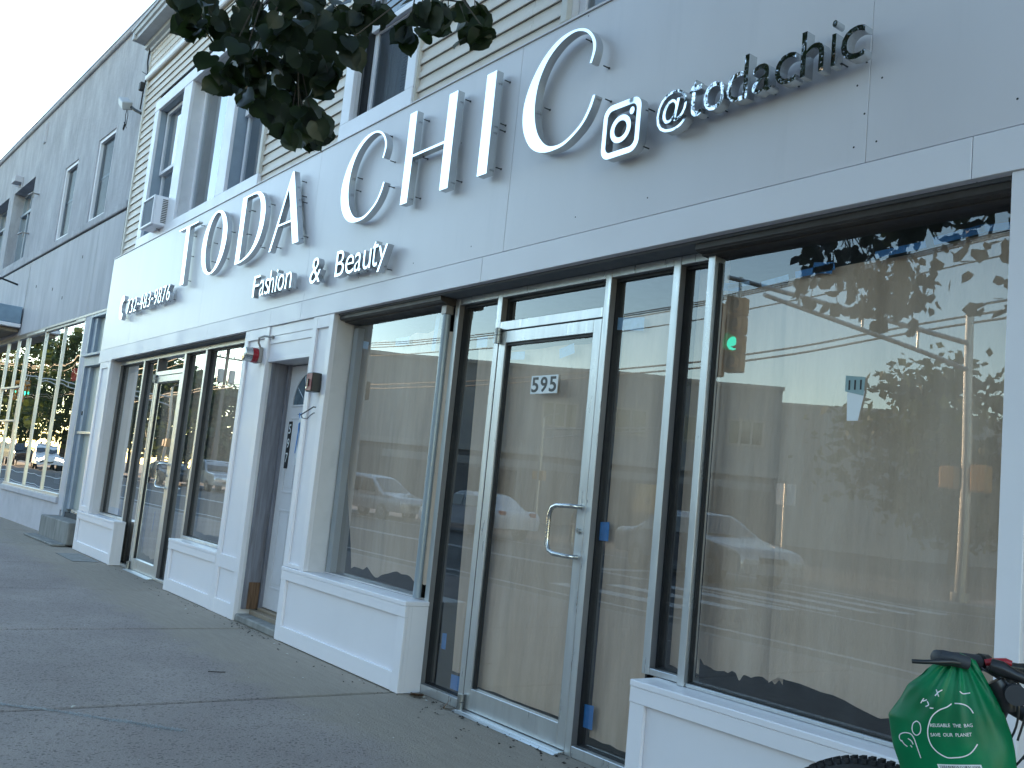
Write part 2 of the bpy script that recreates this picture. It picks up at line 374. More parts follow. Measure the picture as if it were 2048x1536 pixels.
walk = empty('sidewalk', (0, 0, 0)); tag(walk, kind='structure')
tag(box('subbase', -60, 14, -1.45, 3.25, -.30, -.09, 'gasket', walk, 0))
XJ = [14, 11.6, 9.2, 6.8, 4.3, 1.9, -.6, -2.93, -5.265, -7.615, -9.83, -12.1, -14.4, -16.7, -19, -21.4, -23.8, -26.2, -28.6, -31, -34, -37, -40, -45, -50, -60]
for a, b_ in zip(XJ, XJ[1:]):
    gap = .021 if abs(a+5.265) < .01 or abs(b_+5.265) < .01 else .008
    dz = rnd.uniform(-.002, .002)
    yr = 3.9 if (-16 < b_ and a < -13.5) else 3.6
    w_ = MB()
    nx, ny = 6, 10                                   # slightly uneven slab with eased edges
    x0, x1, y0, y1 = b_+gap, a-gap, -1.45, yr
    w_.box(x0, x1, y0, y1, -.10, dz, .007)
    w_.build('paving_slab', 'concrete', walk)
cb = MB()
for a in range(-60, 14, 3): cb.box(a+.004, a+2.996, -1.62, -1.455, -.25, .003, .02)
cb.build('curb', 'curb', walk)
opp = empty('opposite_sidewalk'); tag(opp, kind='structure')
box('paving', -11.3, 60, -19, -13.75, -.3, 0, 'concrete', opp, 0); box('curb', -11.3, 60, -13.74, -13.6, -.3, .004, 'curb', opp, .02)
box('paving', -200, -34, -19, -13.75, -.3, 0, 'concrete', opp, 0); box('curb', -200, -34, -13.74, -13.6, -.3, .004, 'curb', opp, .02)
# chalky smear across the joint
sm = MB(); P = [(-5.47, .95), (-5.36, 1.06), (-5.27, 1.18), (-5.12, 1.32), (-4.98, 1.44), (-4.90, 1.53), (-4.80, 1.61), (-4.70, 1.71)]
for k in range(2600):
    q_ = rnd.random()**.85*(len(P)-1); i = int(q_); t_ = q_-i
    w_ = .004+.016*abs(math.sin(q_*2.3+.6))*(.4+.6*rnd.random())+.010*q_/7
    px_ = P[i][0]+(P[i+1][0]-P[i][0])*t_+rnd.gauss(0, w_); py_ = P[i][1]+(P[i+1][1]-P[i][1])*t_+rnd.gauss(0, w_*.6)
    s_ = rnd.uniform(.0015, .0048); a_ = rnd.uniform(0, 3)
    sm.add([(px_+s_*math.cos(a_+q*2.1), py_+s_*math.sin(a_+q*2.1), .0032) for q in range(3)], [(0, 1, 2)])
tag(sm.build('chalk_smear', 'chalk', walk), 'pale chalky smear across the dark slab joint', kind='stuff')

# ================================================================== THE SHOP BUILDING
shop = empty('shop_building', (-6, 3.2, 0)); shop.location = (0, 0, 0)
tag(shop, 'two-storey shop with white sign fascia, beige clapboard above and papered windows', 'building')
SF = 3.37          # storefront frame face, right shop
# masses and interior
box('party_wall', -13.95, -13.78, 3.45, 12, 0, 7.1, 'lilac_wall', shop, 0)
box('party_wall', 5.9, 6.05, 3.45, 12, 0, 7.1, 'lilac_wall', shop, 0)
box('back_wall', -13.78, 5.9, 11.8, 12, 0, 7.1, 'interior_wall', shop, 0)
box('shop_floor', -13.78, 5.9, 3.47, 11.8, -.05, .004, 'interior_dark', shop, 0)
box('upper_floor', -13.78, 5.9, 3.36, 11.8, 2.60, 3.9, 'interior_wall', shop, 0)
box('inner_wall', -13.78, 5.9, 3.62, 3.75, 3.9, 7.1, 'interior_dark', shop, 0)
box('roof', -14.05, 6.1, 3.1, 12.1, 7.3, 7.42, 'roof_felt', shop, .01)
box('divider', -8.62, -8.02, 3.46, 11.8, .004, 2.60, 'interior_wall', shop, 0)
box('divider', -7.08, -6.80, 3.46, 11.8, .004, 2.60, 'interior_wall', shop, 0)
# --- fascia sheets (joints at X), top 4.02, bottom 2.72
FJ = [-13.955, -12.6, -9.96, -7.35, -4.55, -2.135, .31, 2.75, 5.2, 6.1]
for a, b_ in zip(FJ, FJ[1:]):
    z0 = 2.724
    box('fascia_sheet', a+.0012, b_-.0012, 3.20, 3.24, z0, 4.02, 'fascia_sheet', shop, .0015)
box('fascia_backing', -13.93, 6.05, 3.241, 3.5, 2.57, 4.005, 'interior_dark', shop, 0)
box('fascia_return', -13.953, -13.93, 3.241, 3.42, 2.56, 4.02, 'fascia_sheet', shop, .001)
box('fascia_cap', -13.96, 6.1, 3.19, 3.36, 4.0215, 4.03, 'fascia_sheet', shop, .001)
TJ = [-13.955, -13.28, -9.62, -8.0, -7.36, -4.75, -1.7, 1.2, 6.1]
for i, (a, b_) in enumerate(zip(TJ, TJ[1:])):
    box('lower_trim', a+.0015, b_-.0015, 3.194, 3.238, 2.560 - (.015 if i == 0 else 0), 2.7185, 'white_board', shop, .002)
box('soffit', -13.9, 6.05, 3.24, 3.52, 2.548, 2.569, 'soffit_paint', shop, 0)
# screws in the sheet
for x, z in ((-2.19, 3.06), (-2.08, 3.06), (-2.15, 2.93), (-2.19, 2.80), (-2.09, 2.80), (-1.55, 2.82), (-.85, 2.84), (-3.35, 2.82), (-3.9, 2.82), (-4.9, 2.81), (-5.6, 2.80), (-6.4, 2.80), (-3.95, 4.0), (-1.12, 2.86), (-5.15, 3.55), (-9.16, 3.62)):
    s_ = MB().tube([(x, 3.1995, z), (x, 3.205, z)], .0045, 8); s_.build('screw', 'print_black', shop)
def framed_panel(name, x0, x1, z0, z1, y, rails, parent, rail=.10, stile=.065, mat='white_board', lip=None):
    """recessed board with stiles and rails standing 20 mm proud"""
    p = box(name, x0, x1, y+.02, y+.04, z0, z1, mat, parent, 0)
    zs = rails
    box('stile', x0, x0+stile, y, y+.0195, z0, z1, 'white_trim', p)
    box('stile', x1-stile, x1, y, y+.0195, z0, z1, 'white_trim', p)
    for a, b__ in zs: box('rail', x0+stile+.0005, x1-stile-.0005, y+.0005, y+.0195, a, b__, 'white_trim', p)
    return p
# bulkhead under the far window (two far pieces) and the near ones
def bulkhead(x0, x1, top, yb, parent=shop, stile=.09, toprail=.10, ret='r', bot=.125):
    b__ = empty('bulkhead', (0, 0, 0), parent=parent)
    box('board', x0+.001, x1-.001, 3.222, 3.25, .003, top-.01, 'white_board', b__, 0)
    box('stile', x0, x0+stile, 3.20, 3.2215, .003, top-toprail, 'white_trim', b__)
    box('stile', x1-stile, x1, 3.20, 3.2215, .003, top-toprail, 'white_trim', b__)
    box('rail', x0+stile+.0006, x1-stile-.0006, 3.2005, 3.2215, .006, bot, 'white_trim', b__)
    box('sill', x0-.002, x1+.002, 3.192, yb, top-.030, top, 'white_trim', b__, .004)
    box('apron', x0-.001, x1+.001, 3.196, 3.2215, top-toprail, top-.0305, 'white_trim', b__, .003)
    box('side_board', x1-.022, x1-.0005, 3.2505, yb-.004, .004, top-.031, 'white_trim', b__, 0)
    box('side_board', x0+.0005, x0+.022, 3.2505, yb-.004, .004, top-.031, 'white_trim', b__, 0)
    return b__
bulkhead(-13.885, -12.02, .52, 3.335)
bulkhead(-9.925, -8.56, .52, 3.335)
bulkhead(-7.108, -5.205, .566, 3.372, bot=.12)
bulkhead(-3.19, 1.6, .512, 3.372, bot=.12)
# pilasters
def pilaster(x0, x1, z0, parts, yb=3.34, st=.10):
    p = empty('pilaster', (0, 0, 0), parent=shop)
    box('board', x0+.001, x1-.001, 3.219, 3.24, z0, 2.558, 'white_board', p, 0)
    box('stile', x0, x0+st, 3.2, 3.2185, z0, 2.5585, 'white_trim', p)
    box('stile', x1-st, x1, 3.2, 3.2185, z0, 2.5585, 'white_trim', p)
    for a, b__ in parts: box('rail', x0+st+.0005, x1-st-.0005, 3.2004, 3.2185, a, b__, 'white_trim', p)
    box('return_board', x1-.02, x1-.0005, 3.2405, yb, z0, 2.5575, 'old_white', p, 0)
    box('return_board', x0+.0005, x0+.02, 3.2405, yb, z0, 2.5575, 'old_white', p, 0)
    return p
pilaster(-13.86, -13.32, .521, [(2.46, 2.558), (.525, .60)])
pilaster(-8.555, -7.995, .003, [(2.46, 2.558), (.003, .13), (.40, .52)], yb=3.40, st=.085)
pilaster(-7.10, -6.735, .567, [(2.46, 2.558), (.57, .60)], yb=3.385, st=.075)
col_ = empty('column', (0, 0, 0), parent=shop)
box('column_face', -1.56, -1.478, 3.2, 3.222, .513, 2.558, 'white_trim', col_)
box('column_side', -1.5595, -1.538, 3.2225, 3.40, .513, 2.5575, 'white_board', col_, 0)
box('column_side', -1.50, -1.4785, 3.2225, 3.40, .513, 2.5575, 'white_board', col_, 0)
# --- storefront frame members
def member(x0, x1, z0, z1, y=SF, d=.11, mat='aluminium', parent=None, name='mullion', side=True):
    o = MB()
    o.box(x0, x1, y, y+d, z0, z1, .002)
    return o.build(name, mat, parent)
def gasket(x, z0, z1, y, parent): box('gasket', x, x+.014, y+.028, y+.052, z0, z1, 'gasket', parent, 0)
def pane(x0, x1, z0, z1, y, parent, mat='glass', name='pane'):
    return obj(name, [(x0, y, z0), (x1, y, z0), (x1, y, z1), (x0, y, z1)], [(0, 1, 2, 3)], mat, parent)
def bay(x0, x1, z0, z1, y, gl, parent, mat='aluminium', w=.05, inner='aluminium_dark', sill=.055, head=.045, stops=True):
    """glazed bay: dark reveal, gaskets, pane"""
    b__ = empty('glazed_bay', (0, 0, 0), parent=parent)
    pane(x0, x1, z0+sill, z1-head, gl, b__)
    box('sill_member', x0, x1, y+.0006, y+.109, z0, z0+sill, mat, b__)
    box('head_member', x0, x1, y+.0006, y+.109, z1-head, z1, mat, b__)
    if stops:
        for q in (x0, x1-.012): box('gasket', q, q+.012, gl-.016, gl+.03, z0+sill, z1-head, 'gasket', b__, 0)
        box('gasket', x0+.012, x1-.012, gl-.016, gl+.03, z1-head-.018, z1-head, 'gasket', b__, 0)
        box('gasket', x0+.012, x1-.012, gl-.016, gl+.03, z0+sill, z0+sill+.008, 'gasket', b__, 0)
    return b__
fr = empty('right_storefront', (0, 0, 0), parent=shop); fr.name = 'storefront'
for x0, x1, z0 in ((-5.27, -5.222, .002), (-4.79, -4.742, .002), (-3.797, -3.752, .002), (-3.297, -3.25, .512)):
    member(x0, x1, z0, 2.546, parent=fr)
    box('dark_side', x1+.0003, x1+.0022, SF+.003, SF+.109, z0, 2.546, 'member_side', fr, 0)  # thin dark sheet over the right side of each post
bay(-5.2195, -4.7905, .002, 2.546, SF, 3.425, shop)
bay(-3.7495, -3.2975, .002, 2.546, SF, 3.425, shop)
bay(-3.2475, -3.032, .513, 2.546, SF, 3.425, shop, sill=.03)
# transom over the door
tb = empty('transom', (0, 0, 0), parent=shop)
pane(-4.742, -3.797, 2.345, 2.50, 3.425, tb)
box('transom_bar', -4.7415, -3.7975, SF+.0006, SF+.105, 2.288, 2.345, 'aluminium', tb)
box('head_member', -4.7415, -3.7975, SF+.0006, SF+.105, 2.50, 2.546, 'aluminium', tb)
box('gasket', -4.74, -3.80, 3.41, 3.44, 2.480, 2.4995, 'gasket', tb, 0)
box('gasket', -4.7415, -4.715, 3.41, 3.44, 2.346, 2.48, 'gasket', tb, 0)
# big window of the right shop
bw = empty('display_window', (0, 0, 0), parent=shop)
box('frame_post', -3.03, -2.988, 3.325, 3.40, .513, 2.546, 'aluminium', bw)
pane(-2.987, -1.56, .53, 2.50, 3.362, bw)
box('frame_sill', -2.987, -1.56, 3.335, 3.39, .513, .53, 'aluminium', bw)
MB().extx([(3.25, 2.547), (3.25, 2.520), (3.262, 2.514), (3.262, 2.512), (3.30, 2.508), (3.30, 2.502), (3.345, 2.498), (3.40, 2.498), (3.40, 2.547)], -3.05, -1.56).build('head_moulding', 'bronze_trim', bw)
box('gasket', -2.987, -2.978, 3.35, 3.375, .53, 2.47, 'gasket', bw, 0); box('gasket', -2.978, -1.56, 3.35, 3.375, .5305, .537, 'gasket', bw, 0)
# the bay right of the column (cut by the picture edge)
nb = empty('display_window', (0, 0, 0), parent=shop)
pane(-1.478, 5.9, .53, 2.50, 3.40, nb); box('frame_head', -1.478, 5.9, 3.36, 3.45, 2.47, 2.546, 'aluminium_dark', nb)
box('frame_post', 1.0, 1.05, 3.34, 3.45, .513, 2.47, 'aluminium', nb); box('frame_post', 3.4, 3.45, 3.34, 3.45, .003, 2.47, 'aluminium', nb)
box('plinth', 1.6, 5.9, 3.22, 3.45, .003, .51, 'white_board', nb)
# window left of the 595 door
lw = empty('display_window', (0, 0, 0), parent=shop)
pane(-6.735, -5.31, .575, 2.50, 3.375, lw)
box('frame_sill', -6.735, -5.275, 3.374, 3.40, .566, .5745, 'old_white', lw, .001)
MB().extx([(3.25, 2.547), (3.25, 2.520), (3.262, 2.514), (3.262, 2.512), (3.30, 2.508), (3.30, 2.502), (3.345, 2.498), (3.41, 2.498), (3.41, 2.547)], -6.735, -5.275).build('head_moulding', 'bronze_trim', lw)
box('inner_post', -6.73, -6.66, 3.385, 3.44, .575, 2.47, 'paint_blue_grey', lw, .002)
pp = MB().tube([(-5.325, 3.345, .575), (-5.325, 3.345, 2.49)], .027, 20); smooth_shade(pp.build('corner_tube', 'pipe_paint', lw))
box('tube_cap', -5.355, -5.295, 3.315, 3.375, 2.44, 2.50, 'aluminium_dark', lw)
# --- the 595 door
def glass_door(x0, x1, y, plate=True):
    d = empty('glass_door', (0, 0, 0), parent=shop)
    box('stile', x0, x0+.066, y, y+.045, .018, 2.282, 'aluminium', d)
    box('stile', x1-.066, x1, y, y+.045, .018, 2.282, 'aluminium', d)
    box('rail', x0+.0665, x1-.0665, y+.0004, y+.045, 2.208, 2.282, 'aluminium', d)
    box('rail', x0+.0665, x1-.0665, y+.0004, y+.045, .018, .142, 'aluminium', d)
    pane(x0+.066, x1-.066, .142, 2.208, y+.026, d)
    for q in (x0+.066, x1-.078): box('gasket', q, q+.012, y+.012, y+.04, .142, 2.208, 'gasket', d, 0)
    box('gasket', x0+.078, x1-.078, y+.012, y+.04, 2.192, 2.208, 'gasket', d, 0)
    for z in (2.255, .055):
        h = MB().tube([(x0+.01, y-.022, z-.05), (x0+.01, y-.022, z-.002)], .021, 14)
        h.tube([(x0+.01, y-.022, z+.002), (x0+.01, y-.022, z+.045)], .021, 14)
        smooth_shade(h.build('hinge', 'hinge_metal', d))
    hx = x1-.035; r = .035; P = [(hx, y, 1.275), (hx, y-.03, 1.275)]
    P = [(hx, y+.002, 1.262), (hx, y-.035, 1.262)]
    for k in range(1, 7):
        a = R(90*k/6); P.append((hx-.035*(1-math.cos(a))-.0, y-.035-.035*math.sin(a)*.5, 1.262))
    P = [(hx, y+.002, 1.262), (hx-.004, y-.04, 1.262), (hx-.02, y-.056, 1.262), (hx-.13, y-.060, 1.258), (hx-.165, y-.060, 1.245), (hx-.183, y-.060, 1.215), (hx-.186, y-.060, 1.18),
         (hx-.186, y-.060, 1.08), (hx-.183, y-.060, 1.045), (hx-.165, y-.060, 1.015), (hx-.13, y-.060, 1.002), (hx-.02, y-.056, .998), (hx-.004, y-.04, .998), (hx, y+.002, .998)]
    smooth_shade(MB().tube(P, .0125, 14).build('handle', 'steel', d), 60)
    lk = MB().tube([(x1-.033, y+.001, 1.135), (x1-.033, y-.009, 1.135)], .016, 18); lk.tube([(x1-.033, y-.009, 1.135), (x1-.033, y-.012, 1.135)], .010, 14)
    smooth_shade(lk.build('lock_cylinder', 'steel', d))
    th = MB().extx([(y-.075, .002), (y-.06, .009), (y-.045, .009), (y-.040, .013), (y+.05, .016), (y+.05, .002)], x0-.004, x1+.003); th.build('threshold', 'aluminium', d)
    return d
d595 = glass_door(-4.7365, -3.8025, SF+.003)
dfar = glass_door(-11.628, -10.682, 3.333)
np_ = box('number_plate', -4.392, -4.148, 3.387, 3.391, 1.885, 1.992, 'print_white', d595, .0005)
for i, ch in enumerate('595'):
    x = -4.383+i*.081
    text_fit('numeral', ch, x, x+.062, 1.894, 1.983, 3.3862, 'print_black', np_, .0006, .018)
# --- far storefront (plane 3.33)
fs = empty('storefront', (0, 0, 0), parent=shop)
for x0, x1, z0 in ((-13.33, -13.30, .521), (-12.235, -12.18, .002), (-11.67, -11.634, .002), (-10.676, -10.61, .002), (-9.985, -9.935, .521), (-8.60, -8.556, .521)):
    member(x0, x1, z0, 2.546, y=3.33, parent=fs)
    box('dark_side', x1+.0003, x1+.0022, 3.333, 3.438, z0, 2.546, 'member_side', fs, 0)
for x0, x1, z0 in ((-13.2995, -12.2355, .521), (-12.1795, -11.6705, .002), (-10.6095, -9.9855, .002), (-9.9345, -8.6005, .521)):
    bay(x0, x1, z0, 2.546, 3.33, 3.385, shop, sill=.03)
tb = empty('transom', (0, 0, 0), parent=shop)
pane(-11.634, -10.676, 2.34, 2.50, 3.385, tb); box('transom_bar', -11.6335, -10.6765, 3.3306, 3.435, 2.288, 2.34, 'aluminium', tb)
box('head_member', -11.6335, -10.6765, 3.3306, 3.435, 2.50, 2.546, 'aluminium', tb)
box('return_jamb', -9.94, -9.92, 3.335, 3.44, .003, .52, 'aluminium', fs, 0)
# --- house door 597
hd = empty('house_door', (0, 0, 0), parent=shop)
box('header_board', -7.994, -7.101, 3.226, 3.26, 2.243, 2.558, 'white_board', hd, .002)
box('header_strip', -7.994, -7.101, 3.212, 3.2255, 2.470, 2.5585, 'white_trim', hd)
box('header_strip', -7.994, -7.101, 3.217, 3.2255, 2.402, 2.4695, 'white_trim', hd)
box('header_strip', -7.994, -7.07, 3.2205, 3.2255, 2.243, 2.275, 'white_trim', hd, .001)
box('header_soffit', -7.994, -7.101, 3.261, 3.50, 2.245, 2.27, 'old_white', hd, 0)
for xx in (-7.9945, -7.125):
    jb = box('casing', xx, xx+.024, 3.262, 3.405, .10, 2.244, 'weathered_wood', hd, .002)
    box('casing', xx+.0 if xx < -7.5 else xx-.03, xx+.054 if xx < -7.5 else xx+.024, 3.406, 3.47, .10, 2.244, 'weathered_wood', hd, .003)
    box('rotten_patch', xx+.0245, xx+.030, 3.30, 3.40, .102, .33, 'rotten_wood', hd, .002)
dl = box('leaf', -7.945, -7.152, 3.435, 3.475, .125, 2.235, 'old_white', hd, .003); dl.name = 'door_leaf'
def raised(x0, x1, z0, z1, y):
    m_ = MB(); t_ = .018
    m_.box(x0, x1, y-.006, y+.0005, z0, z0+t_, .002); m_.box(x0, x1, y-.006, y+.0005, z1-t_, z1, .002)
    m_.box(x0, x0+t_, y-.006, y+.0005, z0+t_, z1-t_, .002); m_.box(x1-t_, x1, y-.006, y+.0005, z0+t_, z1-t_, .002)
    m_.box(x0+.045, x1-.045, y-.004, y+.0005, z0+.045, z1-.045, .003)
    m_.build('raised_panel', 'old_white', dl)
for a, b__ in ((.30, .98), (1.12, 1.78)):
    raised(-7.84, -7.59, a, b__, 3.4348); raised(-7.51, -7.26, a, b__, 3.4348)
fan = [( -7.545+.27*math.cos(R(a)), 1.885+.27*math.sin(R(a))) for a in range(0, 181, 9)]
fo_ = [( -7.545+.295*math.cos(R(a)), 1.87+.30*math.sin(R(a))) for a in range(0, 181, 9)]
MB().prism(fan, 3.4315, 3.4345).build('fan_light', 'fan_glass', dl)
rim = MB()
n = len(fan)
for i in range(n-1):
    a0, a1, b0, b1 = fan[i], fan[i+1], fo_[i], fo_[i+1]
    rim.add([(a0[0], 3.425, a0[1]), (a1[0], 3.425, a1[1]), (b1[0], 3.430, b1[1]), (b0[0], 3.430, b0[1]), (a0[0], 3.4345, a0[1]), (a1[0], 3.4345, a1[1]), (b1[0], 3.4345, b1[1]), (b0[0], 3.4345, b0[1])],
            [(0, 1, 2, 3), (0, 4, 5, 1), (3, 2, 6, 7)])
rim.box(-7.84, -7.25, 3.425, 3.4345, 1.87, 1.886, .001); rim.build('fan_light_rim', 'old_white', dl)
ml = MB()
for a in (36, 72, 108, 144): ml.tube([(-7.545+.09*math.cos(R(a)), 3.4305, 1.885+.09*math.sin(R(a))), (-7.545+.265*math.cos(R(a)), 3.4305, 1.885+.265*math.sin(R(a)))], .003, 6)
ml.build('fan_light_bars', 'steel', dl)
box('letter_slot', -7.70, -7.42, 3.4315, 3.4345, 1.80, 1.806, 'print_black', dl, 0)
pl = box('number_strip', -7.845, -7.775, 3.4255, 3.4285, 1.33, 1.74, 'print_black', dl, .0005)
for i, ch in enumerate('597'): text_fit('numeral', ch, -7.833, -7.787, 1.632-i*.125, 1.715-i*.125, 3.4245, 'print_white', pl, .0004, .006)
st = box('step', -7.99, -7.105, 3.215, 3.34, .001, .062, 'step_concrete', hd, .01)
box('step', -7.99, -7.105, 3.3405, 3.47, .001, .095, 'sill_wood', hd, .006)
box('door_sill', -7.96, -7.13, 3.40, 3.48, .0955, .118, 'sill_wood', hd, .004)
# --- siding
WIN = [(-13.20, -8.965, 4.08, 6.17), (-7.21, -6.0, 3.9, 5.95), (-4.30, -2.85, 4.05, 5.95)]
SB = -13.97
CO = .1085; zb = 3.96
r_ = 0
while zb + r_*CO < 6.68:
    z0 = zb+r_*CO; z1 = min(z0+CO, 6.685)
    segs = [(SB+.035, 6.05)]
    for wx0, wx1, wz0, wz1 in WIN:
        if z1 > wz0+.01 and z0 < wz1-.01:
            ns = []
            for a, b__ in segs:
                if wx1 <= a or wx0 >= b__: ns.append((a, b__)); continue
                if wx0 > a: ns.append((a, wx0+.01))
                if wx1 < b__: ns.append((wx1-.01, b__))
            segs = ns
    out_ = []
    for a, b__ in segs:                           # end laps every few metres
        cuts = sorted(c for c in ([-8.62, -4.62, -1.3, 2.6] if (r_//2) % 2 else [-8.05, -5.2, -.4, 3.1, -11.2]) if a+.3 < c < b__-.3)
        pts = [a]+cuts+[b__]
        out_ += list(zip(pts, pts[1:]))
    for a, b__ in out_:
        e = rnd.uniform(-.0008, .0008)
        prof = [(3.3125, z1-.004), (3.3125, z0+.006), (3.295, z0+.004), (3.2880+e, z0-.001), (3.2870+e, z0+.006), (3.292, z0+.046), (3.3035, z0+.052), (3.304, z1-.004)]
        MB().extx([(y, z) for y, z in prof[::-1]], a+.001, b__-.001).build('siding_board', 'siding', shop, recalc=True)
    r_ += 1
box('corner_trim', SB-.01, SB+.04, 3.272, 3.33, 4.03, 7.17, 'siding_trim', shop, .004)
box('side_cladding', SB-.006, SB+.0, 3.331, 3.9, 4.03, 7.17, 'siding', shop, 0)
# frieze: white band, scalloped shingles, crown
MB().extx([(3.31, 6.685), (3.262, 6.685), (3.250, 6.70), (3.248, 6.752), (3.262, 6.765), (3.31, 6.765)][::-1], SB-.02, 6.05).build('frieze_band', 'white_trim', shop, recalc=True)
box('drip_strip', SB+.04, 6.05, 3.285, 3.31, 6.668, 6.684, 'sill_wood', shop, 0)
sc = MB()
for row in range(4):
    zt = 6.80+row*.105; x = SB+.05 - (.055 if row % 2 else 0)
    while x < 2.5:
        P = [(x+.002, zt+.085), (x+.002, zt)]
        P += [(x+.055-.053*math.cos(R(a)), zt-.035*math.sin(R(a))) for a in (20, 50, 90, 130, 160)] + [(x+.108, zt), (x+.108, zt+.085)]
        v = [(px, 3.292-(.012 if pz < zt+.05 else 0)-(.0 if row % 2 else .0), pz) for px, pz in P]; v2 = [(px, 3.304, pz) for px, pz in P]
        n_ = len(P); sc.add(v+v2, [tuple(range(n_))] + [(i, i+n_, (i+1) % n_+n_, (i+1) % n_) for i in range(n_)]); x += .11
tag(sc.build('scallop_shingles', 'siding', shop, recalc=True), kind='stuff')
box('frieze_board', SB+.02, 6.05, 3.3045, 3.34, 6.76, 7.2, 'siding', shop, 0)
MB().extx([(3.33, 7.13), (3.255, 7.13), (3.25, 7.17), (3.21, 7.19), (3.20, 7.235), (3.075, 7.245), (3.06, 7.25), (3.055, 7.30), (3.03, 7.315), (3.02, 7.36), (3.0, 7.37), (3.0, 7.40), (3.33, 7.41)][::-1], SB-.12, 6.1).build('cornice', 'cornice_metal', shop, recalc=True)
box('cornice_return', SB-.12, SB-.03, 3.02, 3.9, 7.24, 7.41, 'cornice_metal', shop, .01)
# --- upper windows
def sash(p, x0, x1, z0, z1, y, w=.045, mat='white_trim', gm='glass_upper', curtain=True, d=.035):
    s_ = MB(); s_.box(x0, x0+w, y, y+d, z0, z1); s_.box(x1-w, x1, y, y+d, z0, z1)
    s_.box(x0+w, x1-w, y, y+d, z0, z0+w); s_.box(x0+w, x1-w, y, y+d, z1-w, z1); s_.build('sash', mat, p)
    pane(x0+w, x1-w, z0+w, z1-w, y+.018, p, gm)
def opening(p, x0, x1, z0, z1, y0, y1, mat):                     # reveal boards
    box('reveal', x0-.02, x0, y0, y1, z0, z1, mat, p, 0); box('reveal', x1, x1+.02, y0, y1, z0, z1, mat, p, 0)
    box('reveal', x0-.02, x1+.02, y0, y1, z1, z1+.02, mat, p, 0); box('reveal', x0-.02, x1+.02, y0, y1, z0-.02, z0, mat, p, 0)
def curtain(p, x0, x1, z0, z1, y, n=40, amp=.012, mat='curtain'):
    V = []; Fq = []
    for i in range(n+1):
        x = x0+(x1-x0)*i/n; yy = y+amp*math.sin(i*1.3)+amp*.6*math.sin(i*2.9+1)
        V += [(x, yy, z0), (x, yy, z1)]
    for i in range(n): Fq.append((2*i, 2*i+2, 2*i+3, 2*i+1))
    return obj('curtain', V, Fq, mat, p, True)
tw = empty('triple_window', (0, 0, 0), parent=shop)
box('casing', -13.20, -13.02, 3.262, 3.302, 4.205, 5.985, 'white_trim', tw, .004)
box('casing', -13.20, -8.965, 3.258, 3.302, 5.9855, 6.14, 'white_trim', tw, .004)
box('casing', -13.20, -8.965, 3.258, 3.302, 4.03, 4.2045, 'white_trim', tw, .004)
box('casing', -11.95, -11.64, 3.262, 3.302, 4.205, 5.985, 'white_trim', tw, .004)
box('casing', -10.22, -9.94, 3.262, 3.302, 4.205, 5.985, 'white_trim', tw, .004)
box('casing', -9.03, -8.965, 3.262, 3.302, 4.205, 5.985, 'siding_trim', tw, .004)
for x0, x1 in ((-13.02, -11.95), (-9.94, -9.03)):
    opening(tw, x0, x1, 4.205, 5.985, 3.302, 3.60, 'paint_blue_grey')
    sash(tw, x0+.03, x1-.03, 5.08, 5.97, 3.375); sash(tw, x0+.03, x1-.03, 4.22 if x0 > -11 else 4.56, 5.12, 3.415)
    curtain(tw, x0+.02, x1-.02, 4.21, 5.98, 3.56)
opening(tw, -11.64, -10.22, 4.205, 5.985, 3.302, 3.50, 'old_white')
s_ = MB(); s_.box(-11.64, -11.57, 3.43, 3.47, 4.205, 5.985); s_.box(-10.29, -10.22, 3.43, 3.47, 4.205, 5.985); s_.box(-11.57, -10.29, 3.43, 3.47, 4.205, 4.26); s_.box(-11.57, -10.29, 3.43, 3.47, 5.93, 5.985)
s_.build('sash', 'white_trim', tw); pane(-11.57, -10.29, 4.26, 5.93, 3.45, tw, 'glass_upper'); curtain(tw, -11.6, -10.25, 4.22, 5.97, 3.58, 50, .02, 'curtain')
sw = empty('upper_window', (0, 0, 0), parent=shop)
box('casing', -7.205, -7.05, 3.262, 3.302, 4.225, 5.8, 'white_trim', sw, .004); box('casing', -6.14, -6.01, 3.262, 3.302, 4.225, 5.8, 'white_trim', sw, .004)
box('casing', -7.205, -6.01, 3.258, 3.302, 4.03, 4.2245, 'white_trim', sw, .004); box('casing', -7.205, -6.01, 3.258, 3.302, 5.8005, 5.95, 'white_trim', sw, .004)
box('edge_strip', -7.222, -7.206, 3.268, 3.31, 4.03, 5.95, 'siding_trim', sw, .002); box('edge_strip', -6.009, -5.99, 3.268, 3.31, 4.03, 5.95, 'siding_trim', sw, .002)
opening(sw, -7.05, -6.14, 4.225, 5.80, 3.302, 3.60, 'old_white')
box('track', -7.045, -7.01, 3.33, 3.44, 4.23, 5.79, 'black_paint', sw, .002)
sash(sw, -7.005, -6.15, 5.02, 5.78, 3.355, .05); sash(sw, -7.005, -6.15, 4.235, 5.065, 3.395, .055, gm='screen')
curtain(sw, -7.03, -6.15, 4.23, 5.79, 3.57, 34)
bl = MB()
for i in range(60): bl.box(-6.62, -6.19, 3.47, 3.485, 4.30+i*.0245, 4.318+i*.0245, 0)
tag(bl.build('blind_slats', 'curtain', sw), kind='stuff')
w3 = empty('upper_window', (0, 0, 0), parent=shop)
box('casing', -4.295, -4.235, 3.262, 3.302, 4.10, 5.8, 'siding_trim', w3, .004); box('casing', -2.92, -2.86, 3.262, 3.302, 4.10, 5.8, 'siding_trim', w3, .004)
box('casing', -4.295, -2.86, 3.262, 3.302, 4.04, 4.0995, 'siding_trim', w3, .004); box('casing', -4.295, -2.86, 3.262, 3.302, 5.8005, 5.9, 'siding_trim', w3, .004)
